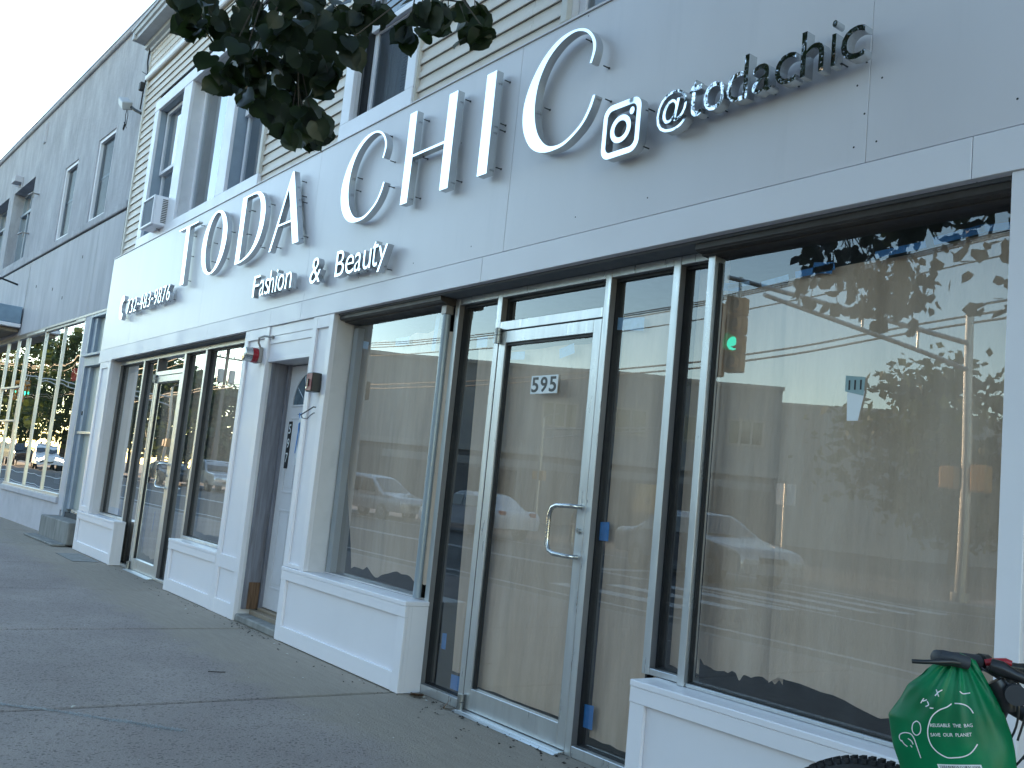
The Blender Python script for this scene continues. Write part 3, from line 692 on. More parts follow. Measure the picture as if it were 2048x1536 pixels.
opening(w3, -4.235, -2.92, 4.10, 5.8, 3.302, 3.60, 'old_white'); sash(w3, -4.23, -2.925, 4.105, 4.97, 3.35, .06); sash(w3, -4.23, -2.925, 4.93, 5.79, 3.32, .06); curtain(w3, -4.22, -2.93, 4.11, 5.79, 3.57)

# ================================================================== THE STUCCO BUILDING NEXT DOOR (yawed 1.9 degrees to the shop)
BA = R(1.9); B0 = Vector((-14.5, 3.4, 0))
corner = empty('stucco_building', B0, math.pi+BA)     # local +x runs along its wall away from the shop, local -y into the building
tag(corner, 'grey stucco two-storey building with ribbed panels over its storefront', 'building')
def bb(name, u0, u1, d0, d1, z0, z1, mat, parent=None, c=.003):
    """u along the wall, d = depth in front of the wall face (towards the street)"""
    return MB().box(u0, u1, d0, d1, z0, z1, c).build(name, mat, parent or corner)
def wall_holes(name, u0, u1, z0, z1, holes, depth, mat, parent):
    us = sorted({u0, u1, *[h[0] for h in holes], *[h[1] for h in holes]}); zs = sorted({z0, z1, *[h[2] for h in holes], *[h[3] for h in holes]})
    m_ = MB()
    for a, b__ in zip(us, us[1:]):
        for c_, d in zip(zs, zs[1:]):
            if any(h[0] <= a and b__ <= h[1] and h[2] <= c_ and d <= h[3] for h in holes): continue
            m_.add([(a, 0, c_), (b__, 0, c_), (b__, 0, d), (a, 0, d)], [(3, 2, 1, 0)])
    for a, b__, c_, d in holes:
        e = -depth
        m_.add([(a, 0, c_), (b__, 0, c_), (b__, 0, d), (a, 0, d), (a, e, c_), (b__, e, c_), (b__, e, d), (a, e, d)], [(0, 4, 5, 1), (1, 5, 6, 2), (2, 6, 7, 3), (3, 7, 4, 0)])
    return m_.build(name, mat, parent)
H1, H2, H3, H4 = (1.27, 2.26, 5.08, 6.50), (3.46, 4.40, 5.08, 6.47), (6.95, 8.97, 5.14, 6.86), (9.50, 11.45, 5.14, 6.88)
wall_holes('wall', -.02, 26, 5.045, 8.04, [H1, H2, H3, H4], .30, 'stucco', corner)
bb('ledge_band', -.02, 26, -.05, .035, 4.925, 5.05, 'stucco', c=.012); bb('ledge_shadow_gap', -.02, 26, -.05, -.01, 4.895, 4.925, 'gasket', c=0)
bb('coping', -.1, 26, -.30, .05, 8.04, 8.13, 'stucco', c=.015); bb('coping_flashing', -.1, 26, -.31, .058, 8.125, 8.15, 'lilac_wall', c=.004)
bb('mass', 0, 26, -12, -.31, 3.6, 8.03, 'interior_dark', c=0); bb('end_wall', 25.8, 26, -12, 0, 0, 8.03, 'stucco', c=0)
bb('interior_back', 0, 26, -6, -5.8, 0, 3.6, 'interior_wall', c=0); bb('interior_floor', 0, 26, -6, -.02, 0, .4, 'interior_dark', c=0)
# ribbed sheets with a real corrugated section
for a, b__ in ((.0, 1.315), (1.325, 6.0), (6.012, 10.6), (10.612, 15.2)):
    V = []; Fq = []; n_ = int((b__-a)/.0135); k = 0
    for i in range(n_+1):
        u = a+(b__-a)*i/n_; d = (.012, .012, .002, .002)[i % 4]; V += [(u, d, 3.44), (u, d, 4.893)]
    Fq = [(2*i, 2*i+1, 2*i+3, 2*i+2) for i in range(n_)]
    obj('ribbed_sheet', V, Fq, 'ribbed_sheet', corner)
bb('sheet_drip', .0, 15.2, -.01, .02, 3.40, 3.44, 'aluminium_dark', c=.004)
for u, z in ((3.05, 3.86), (3.85, 4.1), (5.2, 4.3), (2.1, 4.45)): bb('sheet_patch', u, u+.03, .0125, .016, z, z+.05, 'gasket', c=0)
# upper windows
def b_window(h, kind):
    p = empty('upper_window', (0, 0, 0), parent=corner); u0, u1, z0, z1 = h
    if kind == 0:
        fr_ = MB(); w = .055
        fr_.box(u1-w-.02, u1, -.10, -.02, z0, z1); fr_.box(u0, u0+.02, -.10, -.02, z0, z1); fr_.box(u0+.02, u1-w-.02, -.10, -.02, z1-.06, z1); fr_.box(u0+.02, u1-w-.02, -.10, -.015, z0, z0+.03)
        fr_.build('frame', 'white_trim', p); zm = z0+(z1-z0)*.52
        obj('screen', [(u0+.02, -.07, z0+.03), (u1-w-.02, -.07, z0+.03), (u1-w-.02, -.07, z1-.06), (u0+.02, -.07, z1-.06)], [(3, 2, 1, 0)], 'screen', p)
        MB().box(u0+.02, u1-w-.02, -.105, -.08, zm-.018, zm+.018).build('meeting_rail', 'paint_blue_grey', p)
        MB().box(u0, u1, -.24, -.23, z0, z1, 0).build('backing', 'curtain', p)
        MB().box(u0-.03, u0+.0, -.02, .006, z0-.03, z1+.03, .002).build('crack_trim', 'lilac_wall', p)
    else:
        zt = z0+(z1-z0)*.72; fr_ = MB()
        for k in range(4):
            u = u0+(u1-u0-.04)*k/3; fr_.box(u, u+.04, -.27, -.22, zt+.03, z1)
        for k in (0, 1.0, 2.0, 3): u = u0+(u1-u0-.05)*k/3; fr_.box(u, u+.05, -.27, -.20, z0, zt-.03)
        fr_.box(u0, u1, -.275, -.19, zt-.03, zt+.03); fr_.box(u0, u1, -.275, -.21, z0, z0+.05); fr_.box(u0, u1, -.275, -.21, z1-.05, z1)
        fr_.build('frame', 'paint_blue_grey', p)
        obj('glass', [(u0, -.25, z0), (u1, -.25, z0), (u1, -.25, z1), (u0, -.25, z1)], [(3, 2, 1, 0)], 'glass_wavy', p)
        MB().box(u0, u1, -.30, -.29, z0, z1, 0).build('backing', 'interior_dark', p)
b_window(H1, 0); b_window(H2, 0); b_window(H3, 1); b_window(H4, 1)
vt = MB(); vt.box(6.50, 6.68, -.02, .025, 7.48, 7.92)
for k in range(9): vt.box(6.515, 6.665, .0255, .032, 7.50+k*.046, 7.522+k*.046, 0)
vt.build('wall_vent', 'lilac_wall', corner)
ju = MB(); ju.box(8.25, 8.62, 0, .16, 6.98, 7.12, .01); ju.tube([(8.2, .02, 7.02), (8.2, .02, 6.86), (8.2, .14, 6.86)], .012, 6); ju.build('junction_box', 'lilac_wall', corner)
for u, z in ((6.35, 6.35), (6.75, 5.6)):
    c_ = MB(); c_.tube([(u, 0, z), (u, .12, z), (u+.18, .16, z-.02)], .018, 6); c_.tube([(u, .10, z), (u, .10, z-.10)], .012, 6); c_.build('cable_bracket', 'aluminium_dark', corner)
# storefront
bb('bulkhead_wall', 1.16, 9.4, -.02, .01, -.05, .50, 'lilac_wall', c=.004)
bb('sill_ledge', 1.33, 5.45, -.02, .05, .50, .585, 'lilac_wall', c=.008)
wm = empty('storefront_glazing', (0, 0, 0), parent=corner)
sill = MB(); sill.box(1.36, 5.36, -.01, .035, .586, .600); sill.box(1.36, 5.36, -.01, .02, .6005, .640); sill.build('sill_member', 'aluminium', wm)
for u0, u1, z0, z1 in ((1.315, 1.375, .50, 3.40), (2.565, 2.60, .64, 3.37), (3.85, 3.89, .64, 3.37), (5.17, 5.25, .50, 3.42), (5.30, 5.335, .4, 3.42), (6.02, 6.07, .4, 3.42), (6.95, 7.02, .1, 3.42), (8.1, 8.15, .1, 3.42), (9.35, 9.4, .1, 3.42)):
    bb('mullion', u0, u1, -.035, .006, z0, z1, 'aluminium', wm, .003)
for z in (1.755, 2.40): bb('glazing_bar', 5.34, 6.95, -.05, .018, z, z+.035, 'aluminium', wm, .003)
bb('head_member', 1.32, 9.4, -.06, .016, 3.345, 3.40, 'aluminium_dark', wm, .003); bb('head_bar', 3.86, 5.25, .0165, .035, 3.36, 3.395, 'aluminium', wm, .002)
bb('head_bar', 1.9, 3.85, .0165, .028, 3.385, 3.40, 'gasket', wm, 0)
for i, (u0, u1) in enumerate(((1.375, 2.565), (2.60, 3.85), (3.89, 5.17), (5.335, 6.02), (6.07, 6.95), (7.02, 8.1), (8.15, 9.35))):
    obj('pane', [(u0, -.02, .45 if i > 2 else .64), (u1, -.02, .45 if i > 2 else .64), (u1, -.02, 3.35), (u0, -.02, 3.35)], [(3, 2, 1, 0)], 'glass_wavy', wm)
bb('notice', 1.72, 2.02, -.06, -.055, .78, 1.25, 'print_white', wm, 0); bb('menu_board', 2.95, 3.35, -.09, -.08, .72, 1.30, 'fabric_blue', wm, .002)
bb('red_sign', 1.72, 1.83, -.08, -.06, 2.42, 2.62, 'red_glow', wm, 0); bb('red_sign', 1.87, 1.98, -.08, -.06, 2.42, 2.62, 'red_glow', wm, 0)
bb('blue_panel', 3.95, 4.5, -.10, -.09, 1.70, 2.60, 'fabric_blue', wm, .01)
bb('pier', 1.06, 1.314, -.05, .012, .42, 3.44, 'lilac_wall', c=.004)
# side door between the two buildings
sdoor = empty('side_door', (0, 0, 0), parent=corner)
dm = MB(); dm.box(.97, 1.055, -.12, .012, .33, 3.44); dm.box(.02, .97, -.12, .012, 3.36, 3.44); dm.box(.02, .97, -.12, .018, 2.60, 2.74); dm.box(.80, .965, -.13, -.03, .45, 2.5995); dm.box(.80, .965, -.13, -.03, 2.745, 3.355)
dm.build('frame', 'paint_blue_grey', sdoor)
bb('transom_ledge', .02, 1.04, -.02, .07, 2.742, 2.78, 'paint_blue_grey', sdoor); bb('glazed_leaf', .02, .80, -.10, -.085, .46, 2.60, 'pale_panel', sdoor, 0); bb('transom_pane', .02, .80, -.10, -.085, 2.745, 3.355, 'pale_panel', sdoor, 0)
bb('push_bar', .02, .99, -.04, -.01, 1.575, 1.615, 'aluminium', sdoor)
bb('kick_rail', .02, .82, -.11, -.06, .33, .455, 'aluminium', sdoor)
for k in range(3): bb('kick_vent', .15, .60, -.0595, -.04, .345+k*.032, .365+k*.032, 'steel', sdoor, .002)
bb('mail_slot', .86, .90, -.029, -.02, 1.86, 1.92, 'gasket', sdoor, 0)
bb('door_step', -.35, 1.24, -.10, .24, .02, .33, 'step_concrete', sdoor, .012)
bb('door_step', -.35, 1.35, .241, .42, .003, .035, 'step_concrete', sdoor, .01)
# awning box at the far end of the ribbed panels
aw = empty('awning', (0, 0, 0), parent=corner)
bb('box_panel', 5.95, 14, .04, .62, 3.66, 3.99, 'fabric_blue', aw, .01); bb('lower_trim', 5.93, 14, .03, .66, 3.58, 3.655, 'white_trim', aw, .01)
bb('underside', 6.1, 14, .03, .60, 3.50, 3.575, 'sill_wood', aw, .01)
lf = MB(); lf.tube([(6.9, .02, 4.55), (6.9, .35, 4.62), (6.95, .55, 4.50)], .02, 8); lf.tube([(6.95, .45, 4.5), (6.95, .72, 4.36)], [.05, .11], 12); tag(lf.build('sign_lamp', 'black_paint', aw))
# unseen row building past the stucco one, added to keep sun off the sidewalk
nx = empty('brick_sun_blocker', (-40.6, 2.4, 0)); tag(nx, 'unseen red brick block added past the stucco building to block low sun', 'building')
def lb(name, x0, x1, y0, y1, z0, z1, mat, p, c=.0): return MB().box(x0, x1, y0, y1, z0, z1, c).build(name, mat, p)
lb('wall', -21, 0, 0, 12, 0, 7.6, 'opp_red', nx); lb('coping', -21.1, .1, -.1, 12, 7.6, 7.8, 'opp_band', nx)
for k in range(4): lb('window', -4-k*4.5, -2.6-k*4.5, -.04, .05, 4.6, 6.6, 'car_glass', nx)

ap = empty('added_sun_blocker', (-63, 2.4, 0)); tag(ap, 'tall unseen block added beyond the brick block to keep low sun off the street', 'building')  # out of view, added and sized to shade the road and cars
lb('wall', -120, -3, 0, 3, 0, 21, 'opp_light', ap); lb('coping', -120.1, -2.9, -.1, 3, 21, 21.3, 'opp_band', ap)
for k in range(24):
    for z in (4.5, 8, 11.5, 15, 18.5): lb('window', -4-k*4.8, -2.4-k*4.8, -.04, .05, z, z+1.8, 'car_glass', ap)

# ================================================================== SIGN LETTERS ON THE FASCIA
FY, RET, WALLY = 3.115, .052, 3.20
def ringpoly(o): return o
def make_letter(nm, polys, label, pins, group='chrome letters of the shop name', x0=0):
    """polys: list of (outer outline, [holes]); outline in x,z. Face 2 mm chrome sheet over a brushed return."""
    e = empty(nm, (x0, WALLY, 3.22)); tag(e, label, 'sign letter', group)
    cv = bpy.data.curves.new('outline', 'CURVE'); cv.dimensions = '2D'; cv.fill_mode = 'BOTH'; cv.extrude = RET/2
    for lp in polys:
        sp = cv.splines.new('POLY'); sp.points.add(len(lp)-1); sp.use_cyclic_u = True
        for q, (x, z) in zip(sp.points, lp): q.co = (x-x0, z-3.22, 0, 1)
    o = bpy.data.objects.new('o', cv); COL.objects.link(o)
    dg = bpy.context.evaluated_depsgraph_get(); me = bpy.data.meshes.new_from_object(o.evaluated_get(dg)); bpy.data.objects.remove(o)
    vs = [(v.co.x, FY+RET/2-WALLY-v.co.z, v.co.y) for v in me.vertices]; fs = [tuple(p.vertices) for p in me.polygons]; bpy.data.meshes.remove(me)
    ff = []; rf = []
    for f in fs:
        (ff if all(abs(vs[i][1]-(FY-WALLY)) < 1e-5 for i in f) else rf).append(f)
    def sub(name, faces, mat):
        used = sorted({i for f in faces for i in f}); mp = {i: k for k, i in enumerate(used)}
        oo = obj(name, [vs[i] for i in used], [tuple(mp[i] for i in f) for f in faces], mat, e); fix(oo); return oo
    ro = sub('return', rf, 'letter_return')
    fo2 = sub('face', ff, 'chrome_warped' if x0 < -6.0 else 'chrome_face')
    # make sure the face looks at the street
    if fo2.data.polygons[0].normal.y > 0: fo2.data.flip_normals()
    for (px_, pz_) in pins:
        MB().tube([(px_-x0, FY+RET-WALLY-.01, pz_-3.22), (px_-x0, .004, pz_-3.22)], .0035, 6).build('mounting_pin', 'black_paint', e)
        MB().tube([(px_-x0, -.003, pz_-3.22), (px_-x0, .003, pz_-3.22)], .007, 8).build('pin_collar', 'black_paint', e)
    return e
def ell(cx, cz, a, b, n=56, p=2.0):
    out = []
    for k in range(n):
        t_ = 2*math.pi*k/n; c_, s_ = math.cos(t_), math.sin(t_)
        out.append((cx+a*math.copysign(abs(c_)**(2/p), c_), cz+b*math.copysign(abs(s_)**(2/p), s_)))
    return out
def rect(x0, x1, z0, z1): return [(x0, z0), (x1, z0), (x1, z1), (x0, z1)]
def spline(pts, sub=5):
    P = [Vector((a, b__, 0)) for a, b__ in pts]; out = []
    for i in range(len(P)-1):
        p0, p1, p2, p3 = P[max(i-1, 0)], P[i], P[i+1], P[min(i+2, len(P)-1)]
        for k in range(sub):
            t_ = k/sub
            q = .5*((2*p1)+(-p0+p2)*t_+(2*p0-5*p1+4*p2-p3)*t_*t_+(-p0+3*p1-3*p2+p3)*t_**3); out.append((q.x, q.y))
    out.append((P[-1].x, P[-1].y)); return out
T_ = [(-10.795, 3.872), (-10.535, 3.872), (-10.50, 3.215), (-10.392, 3.215), (-10.425, 3.872), (-10.155, 3.872), (-10.155, 3.886), (-10.795, 3.886)]
make_letter('sign_letter', [T_], 'letter T with thin top bar, first letter of TODA', [(-10.2, 3.86), (-10.44, 3.78), (-10.43, 3.55), (-10.41, 3.27)], x0=-10.47)
make_letter('sign_letter', [ell(-9.557, 3.553, .357, .335), ell(-9.557, 3.553, .232, .316)], 'oval letter O between the T and the D of TODA', [(-9.21, 3.62), (-9.66, 3.74), (-9.69, 3.58), (-9.3, 3.36), (-9.68, 3.38)], x0=-9.557)
Do = [(-8.87, 3.222), (-8.80, 3.222)] + spline([(-8.72, 3.224), (-8.52, 3.262), (-8.36, 3.345), (-8.275, 3.46), (-8.248, 3.58), (-8.262, 3.69), (-8.33, 3.80), (-8.46, 3.872), (-8.60, 3.886)]) + [(-8.87, 3.886)]
Di = [(-8.76, 3.24)] + spline([(-8.70, 3.242), (-8.54, 3.29), (-8.43, 3.37), (-8.375, 3.47), (-8.355, 3.58), (-8.372, 3.70), (-8.42, 3.79), (-8.50, 3.852), (-8.60, 3.868)]) + [(-8.76, 3.868)]
make_letter('sign_letter', [Do, Di], 'letter D with thick stem and bowl, third letter of TODA', [(-8.25, 3.72), (-8.73, 3.75), (-8.75, 3.52), (-8.36, 3.33), (-8.75, 3.3)], x0=-8.6)
A_ = [(-8.045, 3.222), (-8.01, 3.222), (-7.903, 3.432), (-7.622, 3.432), (-7.535, 3.222), (-7.415, 3.222), (-7.69, 3.898), (-7.722, 3.898)]
Ai = [(-7.897, 3.448), (-7.765, 3.745), (-7.752, 3.745), (-7.628, 3.448)]
make_letter('sign_letter', [A_, Ai], 'letter A with hairline left leg and thick right leg, last of TODA', [(-7.6, 3.8), (-7.56, 3.66), (-7.53, 3.6), (-7.42, 3.28), (-7.98, 3.27)], x0=-7.72)
CO_ = [(.59, 3.636), (.612, 3.70), (.607, 3.757), (.565, 3.82), (.50, 3.866), (.41, 3.888), (.305, 3.882), (.215, 3.847), (.13, 3.785), (.055, 3.69), (.012, 3.59), (.002, 3.50), (.022, 3.40), (.075, 3.31), (.14, 3.253), (.225, 3.218), (.325, 3.208), (.43, 3.222), (.55, 3.287), (.615, 3.365), (.645, 3.44)]
CI_ = [(.625, 3.445), (.592, 3.37), (.535, 3.30), (.425, 3.242), (.335, 3.232), (.25, 3.258), (.17, 3.337), (.125, 3.44), (.112, 3.56), (.135, 3.68), (.20, 3.782), (.30, 3.848), (.41, 3.872), (.495, 3.851), (.555, 3.805), (.586, 3.75), (.590, 3.70), (.572, 3.640)]
def C_at(x, sx): return [[(x+a*sx, b__) for a, b__ in spline(CO_, 4)+spline(CI_, 4)]]
make_letter('sign_letter', C_at(-6.70, 1.09), 'first letter C of CHIC, dark mirrored patch on its left side', [(-6.03, 3.62), (-6.12, 3.84), (-6.53, 3.6), (-6.53, 3.5), (-6.0, 3.42)], x0=-6.35)
H_ = [(-5.73, 3.215), (-5.638, 3.215), (-5.63, 3.540), (-5.225, 3.540), (-5.222, 3.215), (-5.123, 3.215), (-5.118, 3.878), (-5.222, 3.878), (-5.225, 3.558), (-5.63, 3.558), (-5.632, 3.879), (-5.725, 3.879)]
make_letter('sign_letter', [H_], 'letter H with a hairline crossbar in CHIC', [(-5.60, 3.82), (-5.60, 3.26), (-5.09, 3.82), (-5.09, 3.27), (-5.3, 3.535), (-5.56, 3.535)], x0=-5.42)
make_letter('sign_letter', [rect(-4.792, -4.688, 3.217, 3.881)], 'straight bar letter I between the H and the last C', [(-4.655, 3.82), (-4.655, 3.54), (-4.655, 3.50), (-4.655, 3.26)], x0=-4.74)
make_letter('sign_letter', C_at(-4.37, 1.0), 'last letter C of CHIC, beside the camera emblem', [(-3.73, 3.62), (-3.9, 3.83), (-4.22, 3.52), (-3.69, 3.42)], x0=-4.05)
# small raised words: text characters as parts
def word(nm, body, boxes, label, cat='sign', mat='chrome_small', off=0.0, pin=True, grp=None, xo=0, zo=3.1):
    e = empty(nm, (xo, WALLY, zo)); tag(e, label, cat, grp)
    for ch, (x0, x1, z0, z1) in zip(body, boxes):
        vs, fs = text_mesh(ch, 1, 1, off)
        ax0 = min(v.x for v in vs); ax1 = max(v.x for v in vs); az0 = min(v.y for v in vs); az1 = max(v.y for v in vs)
        V = [((v.x-ax0)/(ax1-ax0)*(x1-x0)+x0-xo, (FY if v.z > 0 else FY+RET)-WALLY, (v.y-az0)/(az1-az0)*(z1-z0)+z0-zo) for v in vs]
        fcs = [tuple(f) for f in fs]
        o = obj('character', V, fcs, mat, e, mats=['letter_return', mat]); fix(o)
        for p in o.data.polygons: p.material_index = 1 if p.normal.y < -.9 else 0
        if pin:
            xm = (x0+x1)/2-xo; zc = z0+(z1-z0)*.12-zo
            MB().tube([(xm+.012, FY+RET-WALLY-.01, zc), (xm+.012, .004, zc)], .0032, 6).build('mounting_pin', 'black_paint', e)
    return e
# character boxes from the measured word extents
def lay(body, widths, x0, x1, gap, zs):
    tot = sum(widths)+gap*(len(body)-1); s_ = (x1-x0)/tot; out = []; x = x0
    for ch, w, (a, b__) in zip(body, widths, zs):
        out.append((x, x+w*s_, a, b__)); x += (w+gap)*s_
    return out
DG = {'7': .52, '3': .50, '2': .52, '-': .30, '4': .58, '8': .54, '9': .54, '6': .54}
ph = '732-483-9876'
word('phone_number', ph, lay(ph, [DG[c_] for c_ in ph], -12.565, -10.83, .24, [((3.165, 3.185) if c_ == '-' else (3.09, 3.276)) for c_ in ph]), 'small chrome phone number 732-483-9876 at the left end of the fascia', 'phone number', off=-.018, xo=-11.7)
word('fascia_word', 'Fashion', [(-8.30, -8.165, 2.835, 3.032), (-8.14, -8.04, 2.833, 2.975), (-8.02, -7.93, 2.833, 2.975), (-7.945+.02, -7.83, 2.833, 3.04), (-7.79, -7.765, 2.833, 3.03), (-7.735, -7.61, 2.831, 2.972), (-7.575, -7.46, 2.833, 2.972)],
     'raised chrome word Fashion under TODA', 'sign word', off=-.012, xo=-7.88, zo=2.93)
word('ampersand', '&', [(-7.09, -6.90, 2.813, 3.022)], 'raised chrome ampersand between Fashion and Beauty', 'sign word', off=-.012, xo=-7.0, zo=2.93)
word('fascia_word', 'Beauty', [(-6.635, -6.495, 2.815, 3.016), (-6.468, -6.335, 2.813, 2.958), (-6.322, -6.218, 2.813, 2.957), (-6.186, -6.072, 2.811, 2.957), (-6.058, -5.972, 2.812, 3.006), (-5.965, -5.838, 2.766, 2.957)],
     'raised chrome word Beauty under the first C', 'sign word', off=-.010, xo=-6.2, zo=2.93)
word('handle_name', '@todachic', [(-3.245, -3.045, 3.084, 3.293), (-3.040, -2.955, 3.118, 3.302), (-2.943, -2.818, 3.120, 3.258), (-2.808, -2.688, 3.122, 3.33), (-2.662, -2.556, 3.124, 3.259), (-2.541, -2.433, 3.124, 3.262), (-2.410, -2.297, 3.129, 3.329), (-2.264, -2.241, 3.132, 3.330), (-2.217, -2.109, 3.130, 3.270)],
     'raised chrome handle @todachic at the right end of the fascia', 'sign word', off=-.004, xo=-2.68, zo=3.2)
# camera emblem: rounded square ring, lens ring and dot
em = empty('camera_emblem', (-3.5, WALLY, 3.19)); tag(em, 'chrome rounded-square camera emblem between CHIC and the handle', 'emblem')
def em_ring(nm, outs):
    cv = bpy.data.curves.new('outline', 'CURVE'); cv.dimensions = '2D'; cv.fill_mode = 'BOTH'; cv.extrude = RET/2
    for lp in outs:
        sp = cv.splines.new('POLY'); sp.points.add(len(lp)-1); sp.use_cyclic_u = True
        for q, (x, z) in zip(sp.points, lp): q.co = (x+3.5, z-3.19, 0, 1)
    o = bpy.data.objects.new('o', cv); COL.objects.link(o)
    dg = bpy.context.evaluated_depsgraph_get(); me = bpy.data.meshes.new_from_object(o.evaluated_get(dg)); bpy.data.objects.remove(o)
    V = [(v.co.x, FY+RET/2-WALLY-v.co.z, v.co.y) for v in me.vertices]; fs_ = [tuple(p.vertices) for p in me.polygons]; bpy.data.meshes.remove(me)
    o = obj(nm, V, fs_, 'chrome_face', em, mats=['letter_return', 'chrome_face']); fix(o)
    for p in o.data.polygons: p.material_index = 1 if p.normal.y < -.9 else 0
def rr(cx, cz, a, b, r, n=8):
    out = []
    for sx, sz, a0 in ((1, 1, 0), (-1, 1, 90), (-1, -1, 180), (1, -1, 270)):
        for k in range(n+1):
            t_ = R(a0+90*k/n); out.append((cx+sx*(a-r)+r*math.cos(t_), cz+sz*(b-r)+r*math.sin(t_)))
    return out
em_ring('body_ring', [rr(-3.499, 3.193, .139, .146, .062), rr(-3.499, 3.193, .108, .114, .038)])
em_ring('lens_ring', [ell(-3.502, 3.192, .076, .074, 40), ell(-3.502, 3.192, .046, .045, 40)])
em_ring('dot', [ell(-3.426, 3.270, .017, .020, 20)])
for px_, pz_ in ((-3.35, 3.27), (-3.37, 3.08), (-3.62, 3.1)):
    MB().tube([(px_+3.5, FY+RET-WALLY-.01, pz_-3.19), (px_+3.5, .004, pz_-3.19)], .0035, 6).build('mounting_pin', 'black_paint', em)
# telephone handset emblem
hs = empty('handset_emblem', (-12.8, WALLY, 3.2)); tag(hs, 'chrome telephone handset emblem before the phone number', 'emblem')
hp = spline([(-12.80, 3.355), (-12.765, 3.35), (-12.75, 3.31), (-12.765, 3.28), (-12.815, 3.262), (-12.835, 3.20), (-12.815, 3.14), (-12.765, 3.125), (-12.745, 3.095), (-12.76, 3.05), (-12.80, 3.038), (-12.86, 3.06), (-12.895, 3.12), (-12.905, 3.20), (-12.89, 3.28), (-12.855, 3.335), (-12.80, 3.355)], 3)[:-1]
o = MB().prism([(a+12.8, b__-3.2) for a, b__ in hp], FY-WALLY, FY+RET-WALLY).build('handset', 'chrome_small', hs, recalc=True)
o.data.materials.clear(); o.data.materials.append(MATS['letter_return']); o.data.materials.append(MATS['chrome_small'])
for p in o.data.polygons: p.material_index = 1 if p.normal.y < -.9 else 0
MB().tube([(.03, FY+RET-WALLY-.01, -.13), (.03, .004, -.13)], .0035, 6).build('mounting_pin', 'black_paint', hs)

# ================================================================== SMALL THINGS ON THE FACADE
ac = empty('air_conditioner', (-12.2, 3.27, 4.15)); tag(ac, 'white window air conditioner jutting from the far upper window', 'air conditioner')
def rel(base):
    bx, by, bz = base
    def f(name, x0, x1, y0, y1, z0, z1, mat, par, c=.003): return MB().box(x0-bx, x1-bx, y0-by, y1-by, z0-bz, z1-bz, c).build(name, mat, par)
    return f
a_ = rel((-12.2, 3.27, 4.15))
a_('casing', -12.45, -11.955, 3.115, 3.46, 4.17, 4.545, 'white_trim', ac, .012)
fm = MB()
for q in ((-12.45, -12.425, 4.17, 4.545), (-11.98, -11.955, 4.17, 4.545), (-12.425, -11.98, 4.17, 4.20), (-12.425, -11.98, 4.52, 4.545)): fm.box(q[0]+12.2, q[1]+12.2, 3.095-3.27, 3.1145-3.27, q[2]-4.15, q[3]-4.15, .004)
fm.build('front_frame', 'white_trim', ac)
a_('coil', -12.425, -11.98, 3.108, 3.1146, 4.20, 4.52, 'curtain', ac, 0)
gv = MB()
for k in range(14): gv.box(-11.9545+12.2, -11.950+12.2, 3.20-3.27, 3.36-3.27, .06+k*.022, .070+k*.022, 0)
gv.build('side_louvre', 'gasket', ac)
MB().tube([(.05, -.05, .02), (.05, .1, -.05)], .012, 6).build('support_bracket', 'aluminium_dark', ac)
# floodlight on the corner of the clapboard
fl = empty('floodlight', (-13.98, 3.25, 6.2)); tag(fl, 'old rectangular floodlight with dangling wires at the clapboard corner', 'floodlight')
q = MB(); q.tube([(0, .02, .0), (-.14, -.04, .07), (-.24, -.07, .13)], .022, 8); q.build('arm', 'black_paint', fl)
hd_ = MB().box(-.17, .17, -.07, .07, -.06, .06, .012).build('lamp_head', 'cornice_metal', fl); hd_.location = (-.42, -.12, .22); hd_.rotation_euler = (R(15), R(28), 0)
q = MB()
q.tube([(-.36, -.1, .15), (-.35, -.11, .02), (-.30, -.11, -.10), (-.31, -.12, -.22)], .006, 6); q.tube([(-.33, -.1, .13), (-.25, -.1, -.0), (-.28, -.1, -.16), (-.22, -.1, -.2)], .005, 6); q.tube([(-.30, -.12, -.10), (-.26, -.12, -.14), (-.31, -.12, -.2), (-.33, -.11, -.13)], .012, 6)
q.build('wire_tails', 'gasket', fl)
q = MB(); q.tube([(-.02, 0, .06), (.0, 0, .35), (.02, .02, .62), (.0, 0, .78), (.02, 0, 1.0)], .011, 6); q.tube([(.02, .0, .58), (-.14, -.02, .66)], .006, 5); q.box(-.05, .04, -.06, .0, .33, .45, .01); q.build('cable_run', 'gasket', fl)
# bell lamp with conduit beside the 597 door
sa = empty('alarm_lamp', (-8.16, 3.2, 2.3)); tag(sa, 'small red and silver alarm lamp on a bent conduit left of door 597', 'alarm lamp')
q = MB().tube([(.02, -.155, .0), (.02, -.15, .0), (.02, -.088, .0)], [.050, .062, .066], 24); smooth_shade(q.build('silver_drum', 'steel', sa))
q = MB().tube([(.02, -.0875, .0), (.02, -.036, .0)], .0675, 24); smooth_shade(q.build('red_drum', 'red_paint', sa))
MB().box(-.045, .085, -.0355, -.0, -.066, .075, .006).build('housing', 'aluminium_dark', sa)
q = MB().tube([(.06, -.02, .07), (.065, -.045, .11), (.10, -.06, .15), (.17, -.04, .165), (.235, -.0, .16), (.235, .02, .158)], .009, 8); smooth_shade(q.build('conduit', 'aluminium_dark', sa))
MB().tube([(.235, .012, .158), (.235, .0, .158)], .017, 10).build('conduit_boss', 'aluminium_dark', sa)
